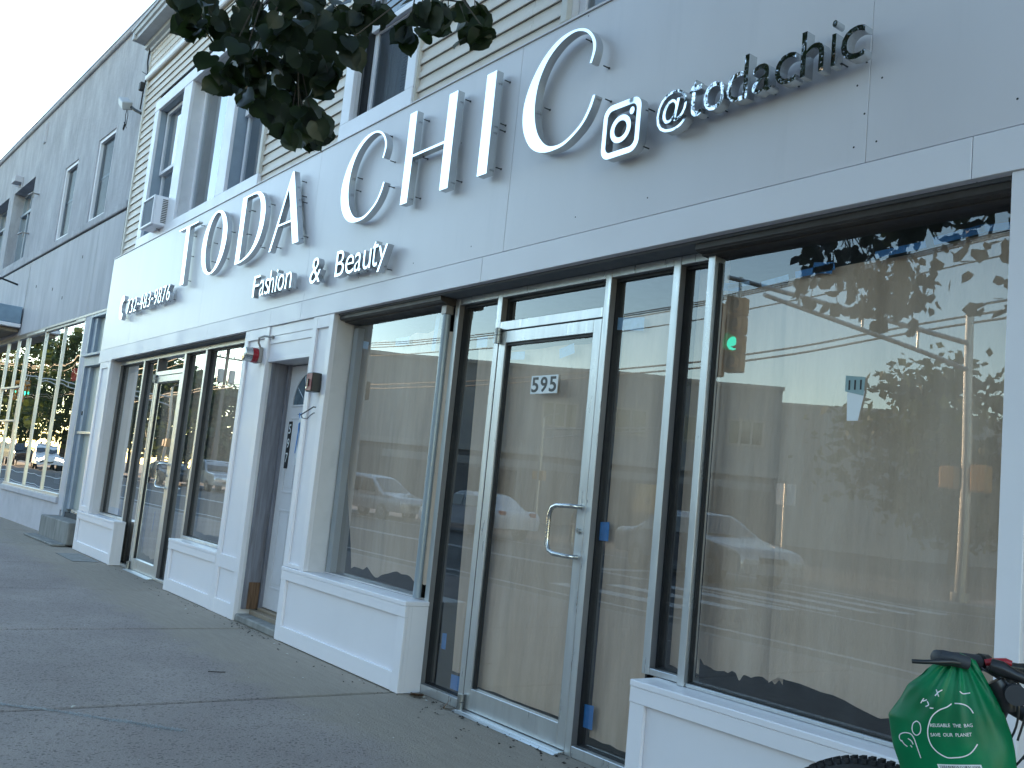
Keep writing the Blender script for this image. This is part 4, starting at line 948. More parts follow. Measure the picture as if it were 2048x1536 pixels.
# key box on the right pilaster
kb = empty('key_box', (-6.87, 3.2, 2.01)); tag(kb, 'small black lock box with a dark red face right of door 597', 'lock box')
MB().box(-.055, .055, -.078, .0, -.075, .075, .006).build('box_body', 'black_paint', kb); MB().box(-.048, .048, -.0815, -.0785, -.066, .066, .001).build('box_face', 'red_dull', kb)
MB().box(-.015, .004, -.090, -.082, -.035, .025, .002).build('latch', 'black_paint', kb); MB().tube([(-.03, -.082, -.045), (-.03, -.086, -.045)], .008, 10).build('keyhole', 'steel', kb)
hk = empty('wall_hook', (-6.95, 3.2, 1.775)); tag(hk, 'bent black wire hook with a screw below the lock box', 'hook')
q = MB(); q.tube([(.09, .0, .045), (.09, -.02, .045), (-.06, -.05, -.02)], .005, 6); q.build('arm', 'black_paint', hk)
q = MB(); q.tube([(-.06, -.05, -.02), (-.03, -.045, -.045), (.02, -.03, -.05), (.05, -.02, -.02), (.075, -.005, .0), (.08, .002, .0)], .0035, 6); q.build('wire_loop', 'black_paint', hk)
nt_ = empty('door_notice', (-7.55, 3.43, 1.6)); tag(nt_, 'white paper notice fixed with blue tape on house door 597', 'notice')
MB().add([(-.075+.02*math.sin(k*.9), -.006-.010*math.sin(k*1.1), -.235+k*.055) for k in range(9)]+[(.10, -.004, -.235+k*.055) for k in range(9)], [(k, k+9, k+10, k+1) for k in range(8)]).build('sheet', 'print_white', nt_)
MB().add([(-.09, -.012, -.13), (-.075, -.012, -.14), (-.055, -.012, .02), (-.045, -.012, .20), (-.09, -.012, .215), (-.075, -.012, .05)], [(0, 1, 2, 5), (5, 2, 3, 4)]).build('tape', 'tape', nt_)
box('tape', -.045, .06, -.013, -.0125, .165, .215, 'tape', nt_, 0)

# ================================================================== KRAFT PAPER BEHIND THE GLASS
def paper(nm, outline_top, outline_bot, y, label, seed=0, tapes=(), left=None, amp=.014, group='brown paper taped inside the shop windows', nz=26, mat='kraft_paper'):
    """outline_top/bot: list of (x, z) from left to right; the sheet hangs between them with folds"""
    r2 = random.Random(seed)
    xs0, xs1 = outline_top[0][0], outline_top[-1][0]; n = 72
    def at(o, t_):
        x = o[0][0]+(o[-1][0]-o[0][0])*t_
        for (a, za), (b__, zb_) in zip(o, o[1:]):
            if a <= x <= b__+1e-9: return x, za+(zb_-za)*(x-a)/max(b__-a, 1e-9)
        return x, o[-1][1]
    ph_ = [r2.uniform(0, 6.28) for _ in range(8)]; k1 = [r2.uniform(2, 5), r2.uniform(7, 11), r2.uniform(15, 24), r2.uniform(26, 45)]
    V = []; cx = (xs0+xs1)/2
    for i in range(n+1):
        t_ = i/n; tx, tz = at(outline_top, t_); bx, bz = at(outline_bot, t_)
        for j in range(nz+1):
            s_ = j/nz; z = bz+(tz-bz)*s_; x = bx+(tx-bx)*s_
            if left and t_ < .12: x += left(z)*(1-t_/.12)
            d = amp*(.9*math.sin(k1[0]*x+ph_[0]+.6*z)+.6*math.sin(k1[1]*x+ph_[1]-.9*z)+.30*math.sin(k1[2]*x+ph_[2]+1.3*z)*(.6+.4*math.sin(2*z+ph_[4]))+.14*math.sin(k1[3]*x+ph_[3]+2.2*z))
            V.append((x-cx, d, z-outline_bot[0][1]))
    Fq = [(i*(nz+1)+j, (i+1)*(nz+1)+j, (i+1)*(nz+1)+j+1, i*(nz+1)+j+1) for i in range(n) for j in range(nz)]
    e = empty(nm, (cx, y, outline_bot[0][1])); tag(e, label, 'paper sheet', group)
    obj('sheet', V, Fq, mat, e, True)
    for (x, z, w, h, a, m_) in tapes:
        t_ = MB().add([(-w/2, 0, -h/2), (w/2, 0, -h/2), (w/2*.95, 0, h/2), (-w/2*1.04, 0, h/2*.9)], [(0, 1, 2, 3)]).build('tape', m_, e)
        t_.location = (x-cx, -.034, z-outline_bot[0][1]); t_.rotation_euler = (0, a, 0)
    return e
def torn(x0, x1, z, amp, seed, n=26):
    r2 = random.Random(seed); out = []; v = 0
    for i in range(n+1):
        v = .55*v+r2.gauss(0, amp); out.append((x0+(x1-x0)*i/n, z+v))
    return out
lfz = lambda z: .035*math.sin(2.3*z+.4)+(.05 if z > 2.0 else 0)+.02*math.sin(9*z)
paper('paper_sheet', torn(-3.16, -2.62, 2.36, .004, 1), torn(-3.10, -2.575, .615, .012, 2), 3.47, 'left brown paper sheet in the large right window, with wavy left edge', 3, ((-2.97, 2.37, .10, .04, .15, 'tape'), (-2.93, 2.375, .13, .022, -.03, 'tape_pale'), (-2.72, 2.37, .15, .026, -.1, 'tape_pale')), left=lfz, amp=.010)
paper('paper_sheet', [(-2.66, 2.37), (-2.38, 2.395), (-2.1, 2.41), (-1.94, 2.43), (-1.5, 2.43)], torn(-2.62, -1.5, .60, .014, 8, 22), 3.458, 'right brown paper sheet in the large right window, torn along the bottom', 5, ((-2.50, 2.385, .20, .032, -.06, 'tape'), (-2.46, 2.392, .10, .05, .15, 'tape'), (-2.10, 2.418, .22, .030, -.05, 'tape'), (-1.86, 2.44, .20, .034, -.09, 'tape'), (-1.70, 2.445, .16, .028, .05, 'tape')), amp=.014)
paper('paper_sheet', torn(-7.0, -5.28, 2.36, .012, 11, 20), torn(-6.70, -5.28, .635, .016, 12), 3.475, 'brown paper in the window between door 597 and the corner tube', 7, ((-6.05, 2.33, .20, .06, 0, 'tape_pale'), (-5.60, 2.36, .05, .26, .1, 'tape_pale'), (-6.62, 2.34, .10, .06, .2, 'tape_pale')), left=lambda z: .06*math.sin(3*z)+(.12 if z < 1.7 else 0), amp=.022)
paper('paper_sheet', torn(-4.70, -3.84, 2.17, .003, 21, 10), torn(-4.70, -3.84, .145, .002, 22, 10), 3.445, 'brown paper behind the glass of door 595', 9, ((-4.58, 2.13, .14, .05, .05, 'tape_pale'), (-4.12, 2.13, .13, .06, -.2, 'tape_pale')), amp=.010)
paper('paper_sheet', torn(-3.72, -3.28, 2.30, .003, 31, 8), torn(-3.72, -3.28, .10, .003, 32, 8), 3.462, 'brown paper in the narrow sidelight right of door 595', 10, ((-3.66, 2.25, .26, .07, .1, 'tape_pale'), (-3.70, 1.15, .07, .10, 0, 'tape'), (-3.70, .21, .07, .12, 0, 'tape')), amp=.006)
paper('paper_sheet', torn(-5.10, -4.76, 2.29, .003, 41, 8), torn(-5.04, -4.76, .17, .012, 42, 8), 3.475, 'brown paper in the narrow sidelight left of door 595', 12, ((-5.02, 2.25, .12, .07, 0, 'tape_pale'), (-4.85, 2.26, .10, .05, 0, 'tape_pale'), (-5.10, .34, .05, .10, 0, 'tape'), (-4.92, .12, .12, .09, 0, 'tape')), amp=.008)
paper('paper_sheet', torn(-3.22, -3.03, 2.50, .003, 45, 6), torn(-3.22, -3.03, .56, .003, 46, 6), 3.49, 'grey-brown paper strip in the slim pane beside the large right window', 14, (), amp=.014)
paper('paper_sheet', torn(-9.98, -8.66, 2.46, .004, 51, 12), torn(-9.98, -8.66, .60, .010, 52, 12), 3.46, 'dull paper in the far shop window nearest door 597', 16, ((-9.0, .62, .14, .08, 0, 'tape'),), amp=.015)
paper('paper_sheet', torn(-11.54, -10.70, 2.10, .004, 55, 12), torn(-11.54, -10.70, .20, .010, 56, 12), 3.44, 'thin crumpled paper behind the glass of the far shop door', 17, ((-11.2, .6, .02, .24, .1, 'tape'),), amp=.02)
paper('paper_sheet', torn(-13.25, -12.75, 2.40, .004, 57, 6), torn(-13.25, -12.75, .60, .010, 58, 6), 3.44, 'paper behind the farthest shop pane with blue tape along its foot', 18, ((-12.9, .60, .5, .09, 0, 'tape'),), amp=.01)
paper('paper_sheet', torn(-12.15, -11.72, 2.40, .004, 71, 6), torn(-12.15, -11.72, .10, .010, 72, 6), 3.45, 'paper strip in the sidelight left of the far shop door', 20, (), amp=.01)
paper('paper_sheet', torn(-10.57, -10.02, 2.40, .004, 73, 6), torn(-10.57, -10.02, .10, .010, 74, 6), 3.45, 'paper strip in the sidelight right of the far shop door', 21, (), amp=.01)
paper('paper_sheet', torn(-1.47, 5.8, 2.40, .004, 61, 20), torn(-1.47, 5.8, .60, .010, 62, 20), 3.48, 'long brown paper in the window past the white column', 19, (), amp=.015)
# note stuck on the big pane
sn = empty('pane_note', (-2.225, 3.355, 1.80)); tag(sn, 'small pale note stuck on the upper part of the large right window', 'note')
MB().add([(-.035, 0, .03), (-.03, 0, -.085), (.02, 0, -.085), (.045, 0, .035)], [(0, 1, 2, 3)]).build('lower_slip', 'print_white', sn)
MB().add([(-.045, -.001, .10), (-.045, -.001, .035), (.04, -.001, .015), (.045, -.001, .09)], [(0, 1, 2, 3)]).build('upper_slip', 'lime', sn)
for k_ in range(3): MB().add([(-.03+.026*k_, -.002, .08), (-.03+.026*k_, -.002, .04), (-.022+.026*k_, -.002, .04), (-.022+.026*k_, -.002, .08)], [(0, 1, 2, 3)]).build('print_mark', 'print_black', sn)

# ================================================================== DEBRIS
tw_ = MB().tube([(-.02, 0, .004), (.0, .02, .006), (.01, .06, .005), (.013, .1, .004)], .003, 6); tw_.tube([(.0, .02, .006), (-.012, .018, .006)], .002, 5)
o = tw_.build('twig', 'twig'); o.location = (-5.98, 2.29, 0); tag(o, 'small dark twig lying on the middle paving slab', 'twig')
lt = MB()
def crumb(x, y, s_, mb=None):
    a = rnd.uniform(0, 6.28); mb.add([(x+s_*math.cos(a+q*2.1)*rnd.uniform(.6, 1.2), y+s_*math.sin(a+q*2.1)*rnd.uniform(.6, 1.2), .002+(.4*s_ if q == 1 else 0)) for q in range(3)]+[(x, y, .003+.5*s_)], [(0, 1, 3), (1, 2, 3), (2, 0, 3), (0, 2, 1)])
for k in range(150): crumb(rnd.uniform(-13, 1), 3.2-abs(rnd.gauss(0, .10))+(.0), rnd.uniform(.003, .012), lt)
for k in range(70): crumb(rnd.uniform(-5.22, -3.2), 3.335-abs(rnd.gauss(0, .05)), rnd.uniform(.004, .014), lt)
for k in range(40): crumb(rnd.uniform(-7.9, -7.1), 3.19-abs(rnd.gauss(0, .05)), rnd.uniform(.004, .012), lt)
tag(lt.build('dark_grit', 'twig'), 'dark grit and crumbs gathered along the foot of the shopfront', kind='stuff')
lt = MB()
for k in range(46): crumb(rnd.uniform(-8, -3.3), rnd.uniform(.6, 3.3), rnd.uniform(.003, .007), lt)
for p in ((-5.08, 3.32), (-5.0, 3.29), (-4.82, 3.31), (-5.2, 3.30), (-5.6, 3.15), (-6.5, 3.05), (-6.9, 3.12), (-5.27, 1.33), (-8.6, 3.0), (-5.12, 3.33)): crumb(p[0], p[1], rnd.uniform(.012, .02), lt)
tag(lt.build('paint_flakes', 'crumb_pale'), 'pale paint flakes scattered on the paving', kind='stuff')
dl_ = MB(); dl_.add([(-5.16, 3.27, .004), (-5.10, 3.33, .006), (-5.05, 3.30, .03), (-5.12, 3.24, .02), (-5.2, 3.3, .01)], [(0, 1, 2), (0, 2, 3), (0, 4, 1)])
dl_.add([(-4.83, 3.30, .003), (-4.80, 3.34, .06), (-4.77, 3.30, .055), (-4.79, 3.28, .003), (-4.85, 3.28, .04)], [(0, 1, 2), (0, 2, 3), (0, 3, 4)])
o = dl_.build('dead_leaf', 'rotten_wood'); tag(o, 'curled dead leaves in the corner by the 595 door frame', 'dead leaves')
pt = MB().box(-13.25, -12.3, 2.86, 3.16, .001, .006, .002).build('patch', 'step_concrete', walk)

# ================================================================== STREET TREE OVER THE CAMERA
def leaf_mesh(seed, s=1.0):
    r2 = random.Random(seed)
    base = [(0, .03), (.10, -.05), (.22, -.08), (.35, -.03), (.45, .07), (.52, .20), (.55, .34), (.54, .48), (.49, .60), (.41, .71), (.31, .80), (.20, .87), (.10, .92), (0, 1.04)]
    right = [(x*(1+r2.uniform(-.03, .03)+(.03 if i_ % 2 else -.02)), y+r2.uniform(-.012, .012)) for i_, (x, y) in enumerate(base)]
    pts = right+[(-x*(1+r2.uniform(-.03, .05)), y) for x, y in right[-2:0:-1]]
    cup = r2.uniform(.06, .22); V = [(x*s*.95, y*s, s*(cup*abs(x)*1.2-.14*y*y)) for x, y in pts]+[(0, .45*s, -.02*s)]
    n = len(pts); return V, [(i, (i+1) % n, n) for i in range(n)]
LV = []
for k in range(7):
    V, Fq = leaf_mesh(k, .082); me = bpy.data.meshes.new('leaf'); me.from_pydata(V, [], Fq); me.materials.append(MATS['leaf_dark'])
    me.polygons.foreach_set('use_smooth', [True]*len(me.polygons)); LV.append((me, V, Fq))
tree0 = empty('street_tree', (-1.9, -1.0, 0)); tag(tree0, 'street tree whose dark heart-shaped leaves hang into the top of the view', 'tree')
T0 = Vector((-1.9, -1.0, 0))
tk = MB().tube([(0, 0, -.05), (.02, .02, .5), (-.04, .05, 1.4), (-.02, .08, 2.3), (-.1, .12, 2.9)], [.17, .13, .12, .11, .10], 14); smooth_shade(tk.build('trunk', 'bark', tree0), 60)
CL = [(-3.42, 0.9, 2.91), (-3.55, 0.99, 2.95), (-3.65, 1.09, 3.05), (-3.77, 1.21, 3.08), (-3.85, 1.31, 3.21), (-3.32, 1.22, 2.92), (-3.4, 1.32, 3.05), (-3.51, 1.45, 3.08), (-3.57, 1.56, 3.21), (-3.69, 1.66, 3.25), (-3.42, 1.08, 2.81), (-3.53, 1.19, 2.86), (-3.62, 1.32, 2.94), (-3.71, 1.46, 3.02), (-3.8, 1.59, 3.1), (-3.44, 1.12, 2.73), (-3.55, 1.25, 2.77), (-3.62, 1.37, 2.9), (-3.71, 1.52, 2.97), (-3.91, 1.52, 2.92), (-3.39, 1.36, 2.65), (-3.5, 1.46, 2.7), (-3.67, 1.44, 2.72), (-3.79, 1.57, 2.73), (-3.95, 1.44, 2.89), (-3.23, 1.44, 2.92), (-3.42, 1.47, 2.88), (-3.4, 1.58, 3.18), (-3.5, 1.68, 3.24), (-3.51, 1.95, 3.32), (-3.04, 1.65, 3.07), (-3.12, 1.77, 3.15), (-3.33, 1.76, 3.13), (-3.33, 1.93, 3.31), (-3.39, 2.12, 3.35), (-2.93, 1.87, 3.04), (-3.08, 1.9, 3.1), (-3.16, 1.96, 3.24)]
RAD = [30, 28, 35, 40, 40, 45, 45, 40, 40, 25, 28, 40, 45, 45, 35, 22, 28, 40, 35, 30, 30, 25, 22, 12, 16, 18, 16, 20, 16, 24, 20, 18, 12, 10, 22, 14, 12, 12]
LIMBS = [[(-.1, .12, 2.85), (-.5, .6, 3.3), (-1.1, 1.3, 3.6), (-1.7, 2.1, 3.62), (-1.9, 2.4, 3.45)],
         [(-.1, .12, 2.85), (-.6, .9, 3.4), (-1.0, 1.9, 3.75), (-1.3, 2.6, 3.7), (-1.55, 2.95, 3.4)],
         [(-.1, .12, 2.85), (.2, .5, 3.6), (.5, 1.2, 4.4), (.9, 1.8, 5.0)], [(-.1, .12, 2.85), (-.5, -.2, 3.8), (-1.2, -.3, 4.8)],
         [(-.1, .12, 2.85), (.3, -.4, 3.8), (1.0, -1.0, 4.8)], [(-.1, .12, 2.85), (-.2, .3, 4.0), (-.3, .7, 5.4)]]
for L_ in LIMBS:
    smooth_shade(MB().tube(L_, [.07-.052*i/(len(L_)-1) for i in range(len(L_))], 8).build('branch', 'bark', tree0), 60)
tw2 = MB()
ends = [Vector(L_[-1]) for L_ in LIMBS[:2]]+[Vector(LIMBS[0][3]), Vector(LIMBS[1][3])]
for c_ in CL:
    v = Vector(c_)-T0; e_ = min(ends, key=lambda q: (q-v).length)
    m_ = (v+e_)/2+Vector((rnd.uniform(-.06, .06), rnd.uniform(-.06, .06), .09)); tw2.tube([e_, m_, v], [.006, .004, .0022], 5)
tag(tw2.build('twigs', 'bark', tree0), kind='stuff')
leaves = []; fol = MB()
def leafmat(p, face=False):
    d = Vector((rnd.gauss(0, 1), rnd.gauss(0, 1), rnd.gauss(-.9, .6))).normalized()
    if face: d = Vector((rnd.gauss(0, .8), rnd.gauss(0, .8), rnd.gauss(-1.0, .5))).normalized()
    n_ = Vector((rnd.gauss(.7, .65), rnd.gauss(-.5, .65), rnd.gauss(.1, .7))) if face else Vector((rnd.gauss(0, .8), rnd.gauss(0, .8), rnd.gauss(.8, .6))); n_ = (n_-d*n_.dot(d)).normalized(); s_ = d.cross(n_)
    sc_ = rnd.uniform(.75, 1.15)
    return Matrix(((s_.x*sc_, d.x*sc_, n_.x*sc_, p.x), (s_.y*sc_, d.y*sc_, n_.y*sc_, p.y), (s_.z*sc_, d.z*sc_, n_.z*sc_, p.z), (0, 0, 0, 1)))
for c_, r2 in zip(CL, RAD):
    rr_ = r2/1902*4.2*.95; nl = int(2+r2*.27)
    for k in range(nl):
        o_ = Vector((rnd.gauss(0, 1), rnd.gauss(0, 1), rnd.gauss(0, 1))); o_ = o_.normalized()*rr_*1.45*rnd.random()**.6
        leaves.append(Vector(c_)+o_)
rnd.shuffle(leaves)
for i, p in enumerate(leaves):
    me, V, Fq = LV[i % 7]; M_ = leafmat(p-T0, True)
    if i < 298:
        o = bpy.data.objects.new('leaf', me); COL.objects.link(o); o.parent = tree0; o.matrix_local = M_
    else: fol.add([M_ @ Vector(v) for v in V], Fq)
# the rest of the crown: everything that really stands above and behind the view
SIMPLE = ([(-.034, 0, 0), (.034, 0, 0), (.042, .04, .004), (0, .078, -.004), (-.042, .04, .004), (0, .03, -.006)], [(0, 1, 5), (1, 2, 5), (2, 3, 5), (3, 4, 5), (4, 0, 5)])
ccl = []
for k in range(300):
    a = rnd.uniform(0, 6.283); rad = 3.0*rnd.random()**.5; z = rnd.uniform(2.95, 7.2)
    w = 1-((z-4.6)/2.9)**2
    if w <= 0: continue
    x = -1.9+rad*math.cos(a)*w**.5*1.05; y = -.55+rad*math.sin(a)*w**.5*.85
    if y > 2.5: continue
    ccl.append((x, y, z))
for k in range(80): ccl.append((-4.35+rnd.gauss(0, .5), .35+rnd.gauss(0, .45), 4.85+rnd.gauss(0, .42)))
nfol = 0
for c_ in ccl:
    q = proj(c_)
    if q and -60 < q[0] < 2110 and q[1] > -50: continue
    if q and q[0] < 330 and q[1] > -400 and q[0] > -400: continue
    for k in range(24):
        p = Vector(c_)+Vector((rnd.gauss(0, .16), rnd.gauss(0, .16), rnd.gauss(0, .13)))
        q2 = proj(p)
        if q2 and -20 < q2[0] < 2070 and q2[1] > -14 and q2[1] < 1560: continue
        M_ = leafmat(p-T0) @ Matrix.Scale(1.25, 4); fol.add([M_ @ Vector(v) for v in SIMPLE[0]], SIMPLE[1]); nfol += 1
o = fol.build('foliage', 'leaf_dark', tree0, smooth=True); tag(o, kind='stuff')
box('tree_pit', -2.5, -1.3, -1.44, -.45, .0025, .012, 'soil', walk, 0)

# ================================================================== ACROSS THE STREET (seen only as reflections)
def far_tree(x, y, h, cr, seed, label, mat='leaf_far', group='trees along the far side of the street', base=.25, n=4200, ls=.27):
    r2 = random.Random(seed); e = empty('tree', (x, y, -.1)); tag(e, label, 'tree', group)
    MB().tube([(0, 0, 0), (.1, 0, h*.3), (0, .1, h*.6)], [.22, .17, .08], 8).build('trunk', 'bark', e)
    m_ = MB(); cs = []
    for k in range(34):
        a = r2.uniform(0, 6.28); zz = h*(base+(1-base)*r2.random()); w = math.sin(math.pi*min(max((zz/h-base)/(1-base), .06), .95))**.6
        rad = cr*w*r2.random()**.5; cs.append((rad*math.cos(a), rad*math.sin(a), zz-cr*.1, cr*r2.uniform(.18, .36)))
    for k in range(n):
        cx, cy, cz, cw = cs[r2.randrange(len(cs))]
        p = Vector((cx+r2.gauss(0, cw*.6), cy+r2.gauss(0, cw*.6), cz+r2.gauss(0, cw*.5))); s_ = ls*r2.uniform(.6, 1.3)
        u = Vector((r2.gauss(0, 1), r2.gauss(0, 1), r2.gauss(0, .7))).normalized(); w_ = u.cross(Vector((r2.gauss(0, 1), r2.gauss(0, 1), r2.gauss(0, 1)))).normalized()
        m_.add([p-u*s_, p+w_*s_*.6, p+u*s_, p-w_*s_*.6], [(0, 1, 2, 3)])
    o = m_.build('crown', mat, e); tag(o, kind='stuff'); return e
LB = ['tall dense green street tree reflected in the stucco building storefront', 'broad dark tree beside the tallest reflected tree', 'yellowing tree at the far end of the reflected street', 'low bushy tree mirrored in the far shop window', 'round green tree mirrored beside the far shop door', 'spreading dark tree mirrored in the far-left shop pane', 'dark tree mirrored above the roofline in the large right window', 'leafy tree behind the reflected parked cars', 'second yellowing tree down the reflected street']
far_tree(-104, -17.5, 13.5, 4.6, 1, LB[0]); far_tree(-92, -18, 12.5, 4.6, 2, LB[1]); far_tree(-126, -17, 13.5, 4.6, 3, LB[2], 'leaf_autumn'); far_tree(-144, -17, 13, 5, 9, LB[8], 'leaf_autumn')
far_tree(-66, -17.5, 6.8, 2.6, 4, LB[3]); far_tree(-76, -18, 8.6, 3.0, 5, LB[4]); far_tree(-84, -18.5, 10.5, 3.2, 6, LB[5]); far_tree(-21.5, -33.5, 9.2, 4.8, 7, LB[6]); far_tree(-114, -19, 11, 4.5, 8, LB[7])
# grey two-storey building at the cross street
gb = empty('grey_building', (-58, -23.4, 0), math.atan2(-21, 18.5)); tag(gb, 'grey flat-roofed building with a sunlit side wall, mirrored in the shop windows', 'building')
lb('wall', 0, 28.2, -30, 0, -.2, 10.0, 'opp_wall', gb); lb('coping', -.1, 28.3, -30.1, .12, 10.0, 10.25, 'opp_band', gb)
lb('lower_wing', 28.3, 46, -30, -.5, -.2, 9.1, 'opp_wall', gb); lb('coping', 28.3, 46.1, -30, -.4, 9.1, 9.3, 'opp_band', gb)
lb('ground_band', -.06, 28.25, .0, .10, -.2, 4.1, 'opp_dark', gb); lb('ground_cornice', -.1, 28.3, .0, .35, 4.1, 4.5, 'opp_band', gb); lb('shop_strip', 2, 28, .11, .14, 3.2, 3.7, 'opp_wall', gb)
for k, (x, w) in enumerate(((12.5, 2.4), (16.2, 3.2), (20.6, 3.2), (24.8, 2.4))):
    f_ = lb('window', x, x+w, .01, .07, 6.1, 7.9, 'opp_light', gb); n_ = 3
    for i in range(n_): lb('window_pane', x+.15+i*(w-.15)/n_, x+(i+1)*(w-.15)/n_, .071, .08, 6.25, 7.75, 'car_glass', f_)
for x in (3, 8, 13, 18, 23): lb('shop_opening', x, x+3.2, .11, .16, .0, 3.0, 'opp_dark' if x % 2 else 'car_glass', gb)
sg = empty('wall_sign', (-18.5, -17.9, 0)); tag(sg, 'small pale sign on a post mirrored at the middle of the large right window', 'sign')
lb('panel', -.35, .35, -.03, .03, 1.85, 2.5, 'print_white', sg); MB().tube([(0, .05, -.1), (0, .05, 2.5)], .04, 8).build('post', 'pole_alu', sg)
cr_ = empty('cream_building', (-72, -40, 0), R(-8)); tag(cr_, 'cream building in low sun behind the grey building, mirrored at the edge of the window', 'building')
lb('wall', -12, 8, -10, 0, -.2, 9, 'opp_light', cr_); lb('coping', -12.1, 8.1, -10, .1, 9, 9.3, 'opp_band', cr_)
for k in range(4): lb('window', -10+k*4.4, -8.4+k*4.4, .01, .06, 5, 7, 'car_glass', cr_)
rb = empty('red_building', (-36, -78, 0)); tag(rb, 'low dark red building at the end of the cross street', 'building')
lb('wall', -6, 30, -12, 0, -.2, 6, 'opp_red', rb); lb('coping', -6.1, 30.1, -12, .1, 6, 6.2, 'opp_band', rb)
for k in range(6): lb('window', -4+k*5, -1.5+k*5, .01, .06, 1, 3.4, 'car_glass', rb)
hb = empty('corner_house', (2, -24, 0)); tag(hb, 'tan corner building across the street behind the camera', 'building')
lb('wall', -8, 40, -14, 0, -.2, 8.4, 'opp_light', hb); lb('coping', -8.1, 40.1, -14, .12, 8.4, 8.7, 'opp_band', hb)
for k in range(8): lb('window', -6+k*5.6, -3.8+k*5.6, .01, .08, 4.7, 6.6, 'car_glass', hb); lb('shop_front', -7+k*5.6, -2.8+k*5.6, .01, .08, .3, 3.1, 'car_glass', hb)
# far-left house row
for i, (x, w, h, m_, lab) in enumerate(((-62, 0, 0, '', ''),)): pass
# poles and wires
def upole(x, y, h, label, transf=False):
    e = empty('utility_pole', (x, y, -.1)); tag(e, label, 'utility pole', None)
    MB().tube([(0, 0, 0), (.03, 0, h)], [.16, .11], 10).build('pole', 'pole_wood', e)
    for z in (h-.4, h-1.3):
        MB().box(-.06, .06, -1.15, 1.15, z-.05, z+.05, .01).build('crossarm', 'pole_wood', e)
        for yy in (-1.05, -.5, .5, 1.05): MB().tube([(0, yy, z+.05), (0, yy, z+.2)], .035, 8).build('insulator', 'cornice_metal', e)
    if transf:
        for yy in (-.42, .42): MB().tube([(.25, yy, h-3.0), (.25, yy, h-2.95), (.25, yy, h-2.15), (.25, yy, h-2.1)], [.16, .22, .22, .14], 12).build('transformer', 'cornice_metal', e)
    return e
upole(-61.5, -15.2, 9.9, 'utility pole with two transformers mirrored in the far shop window', True)
upole(9, -15.2, 10.6, 'utility pole on the corner across from the shop'); upole(-118, -15.2, 10.5, 'distant utility pole down the reflected street')
def wire(pts, r, mat, name, label):
    o = MB().tube(spline3(pts), r, 5).build(name, mat); tag(o, label, 'wire', 'overhead wires across the street')
def spline3(P):
    P = [Vector(p) for p in P]; out = []
    for i in range(len(P)-1):
        p0, p1, p2, p3 = P[max(i-1, 0)], P[i], P[i+1], P[min(i+2, len(P)-1)]
        for k in range(6):
            t_ = k/6; out.append(.5*((2*p1)+(p2-p0)*t_+(2*p0-5*p1+4*p2-p3)*t_*t_+(-p0+3*p1-3*p2+p3)*t_**3))
    out.append(P[-1]); return out
base_ = [(-118, 10.3), (-90, 8.9), (-61.5, 9.5), (-48, 8.45), (-36, 8.0), (-24, 7.95), (-12, 8.6), (9, 10.3)]
WL = ['top overhead wire of the four mirrored above the roofline', 'second overhead wire from the top of the mirrored four', 'third overhead wire from the top of the mirrored four', 'lowest of the four thin mirrored overhead wires']
for i, (dz, yy) in enumerate(((.05, -15.7), (-.15, -15.3), (-.42, -14.7), (-.70, -15.2))): wire([(x, yy, z+dz) for x, z in base_], .022, 'wire', 'overhead_wire', WL[i])
b2 = [(-118, 7), (-90, 6.0), (-61.5, 6.6), (-48, 6.1), (-36, 5.88), (-25, 5.85), (-17.4, 6.1), (-11, 6.6), (9, 7.8)]
wire([(x, -15.1, z+.04) for x, z in b2], .030, 'wire_light', 'telephone_cable', 'upper thick telephone cable crossing the mirrored grey building')
wire([(x, -15.0, z-.17) for x, z in b2], .030, 'wire_light', 'telephone_cable', 'lower thick telephone cable crossing the mirrored grey building')
# traffic signals on mast arms
def head(parent, loc, rz, green=2, n=4):
    e = empty('signal_head', loc, rz, parent)
    hs_ = MB()
    for k in range(n): hs_.box(-.17, .17, -.10, .10, -.345*(k+1)+.008, -.345*k-.008, .02)
    hs_.build('housing', 'signal_yellow', e)
    for k in range(n):
        zc = -.345*k-.17; v = MB(); m2 = 12
        for j in range(m2):
            a0, a1 = R(-50+280*j/m2), R(-50+280*(j+1)/m2); r_ = .145
            v.add([(r_*math.cos(a0), -.10, zc+r_*math.sin(a0)), (r_*math.cos(a1), -.10, zc+r_*math.sin(a1)), (r_*math.cos(a1), -.36+(.1 if abs(math.cos(a1)) > .7 else 0), zc+r_*math.sin(a1)), (r_*math.cos(a0), -.36+(.1 if abs(math.cos(a0)) > .7 else 0), zc+r_*math.sin(a0))], [(0, 1, 2, 3)])
        v.build('visor', 'signal_yellow', e)
        MB().tube([(0, -.10, zc), (0, -.118, zc)], .125, 16).build('lens', 'signal_green' if k == green else 'signal_off', e)
    return e
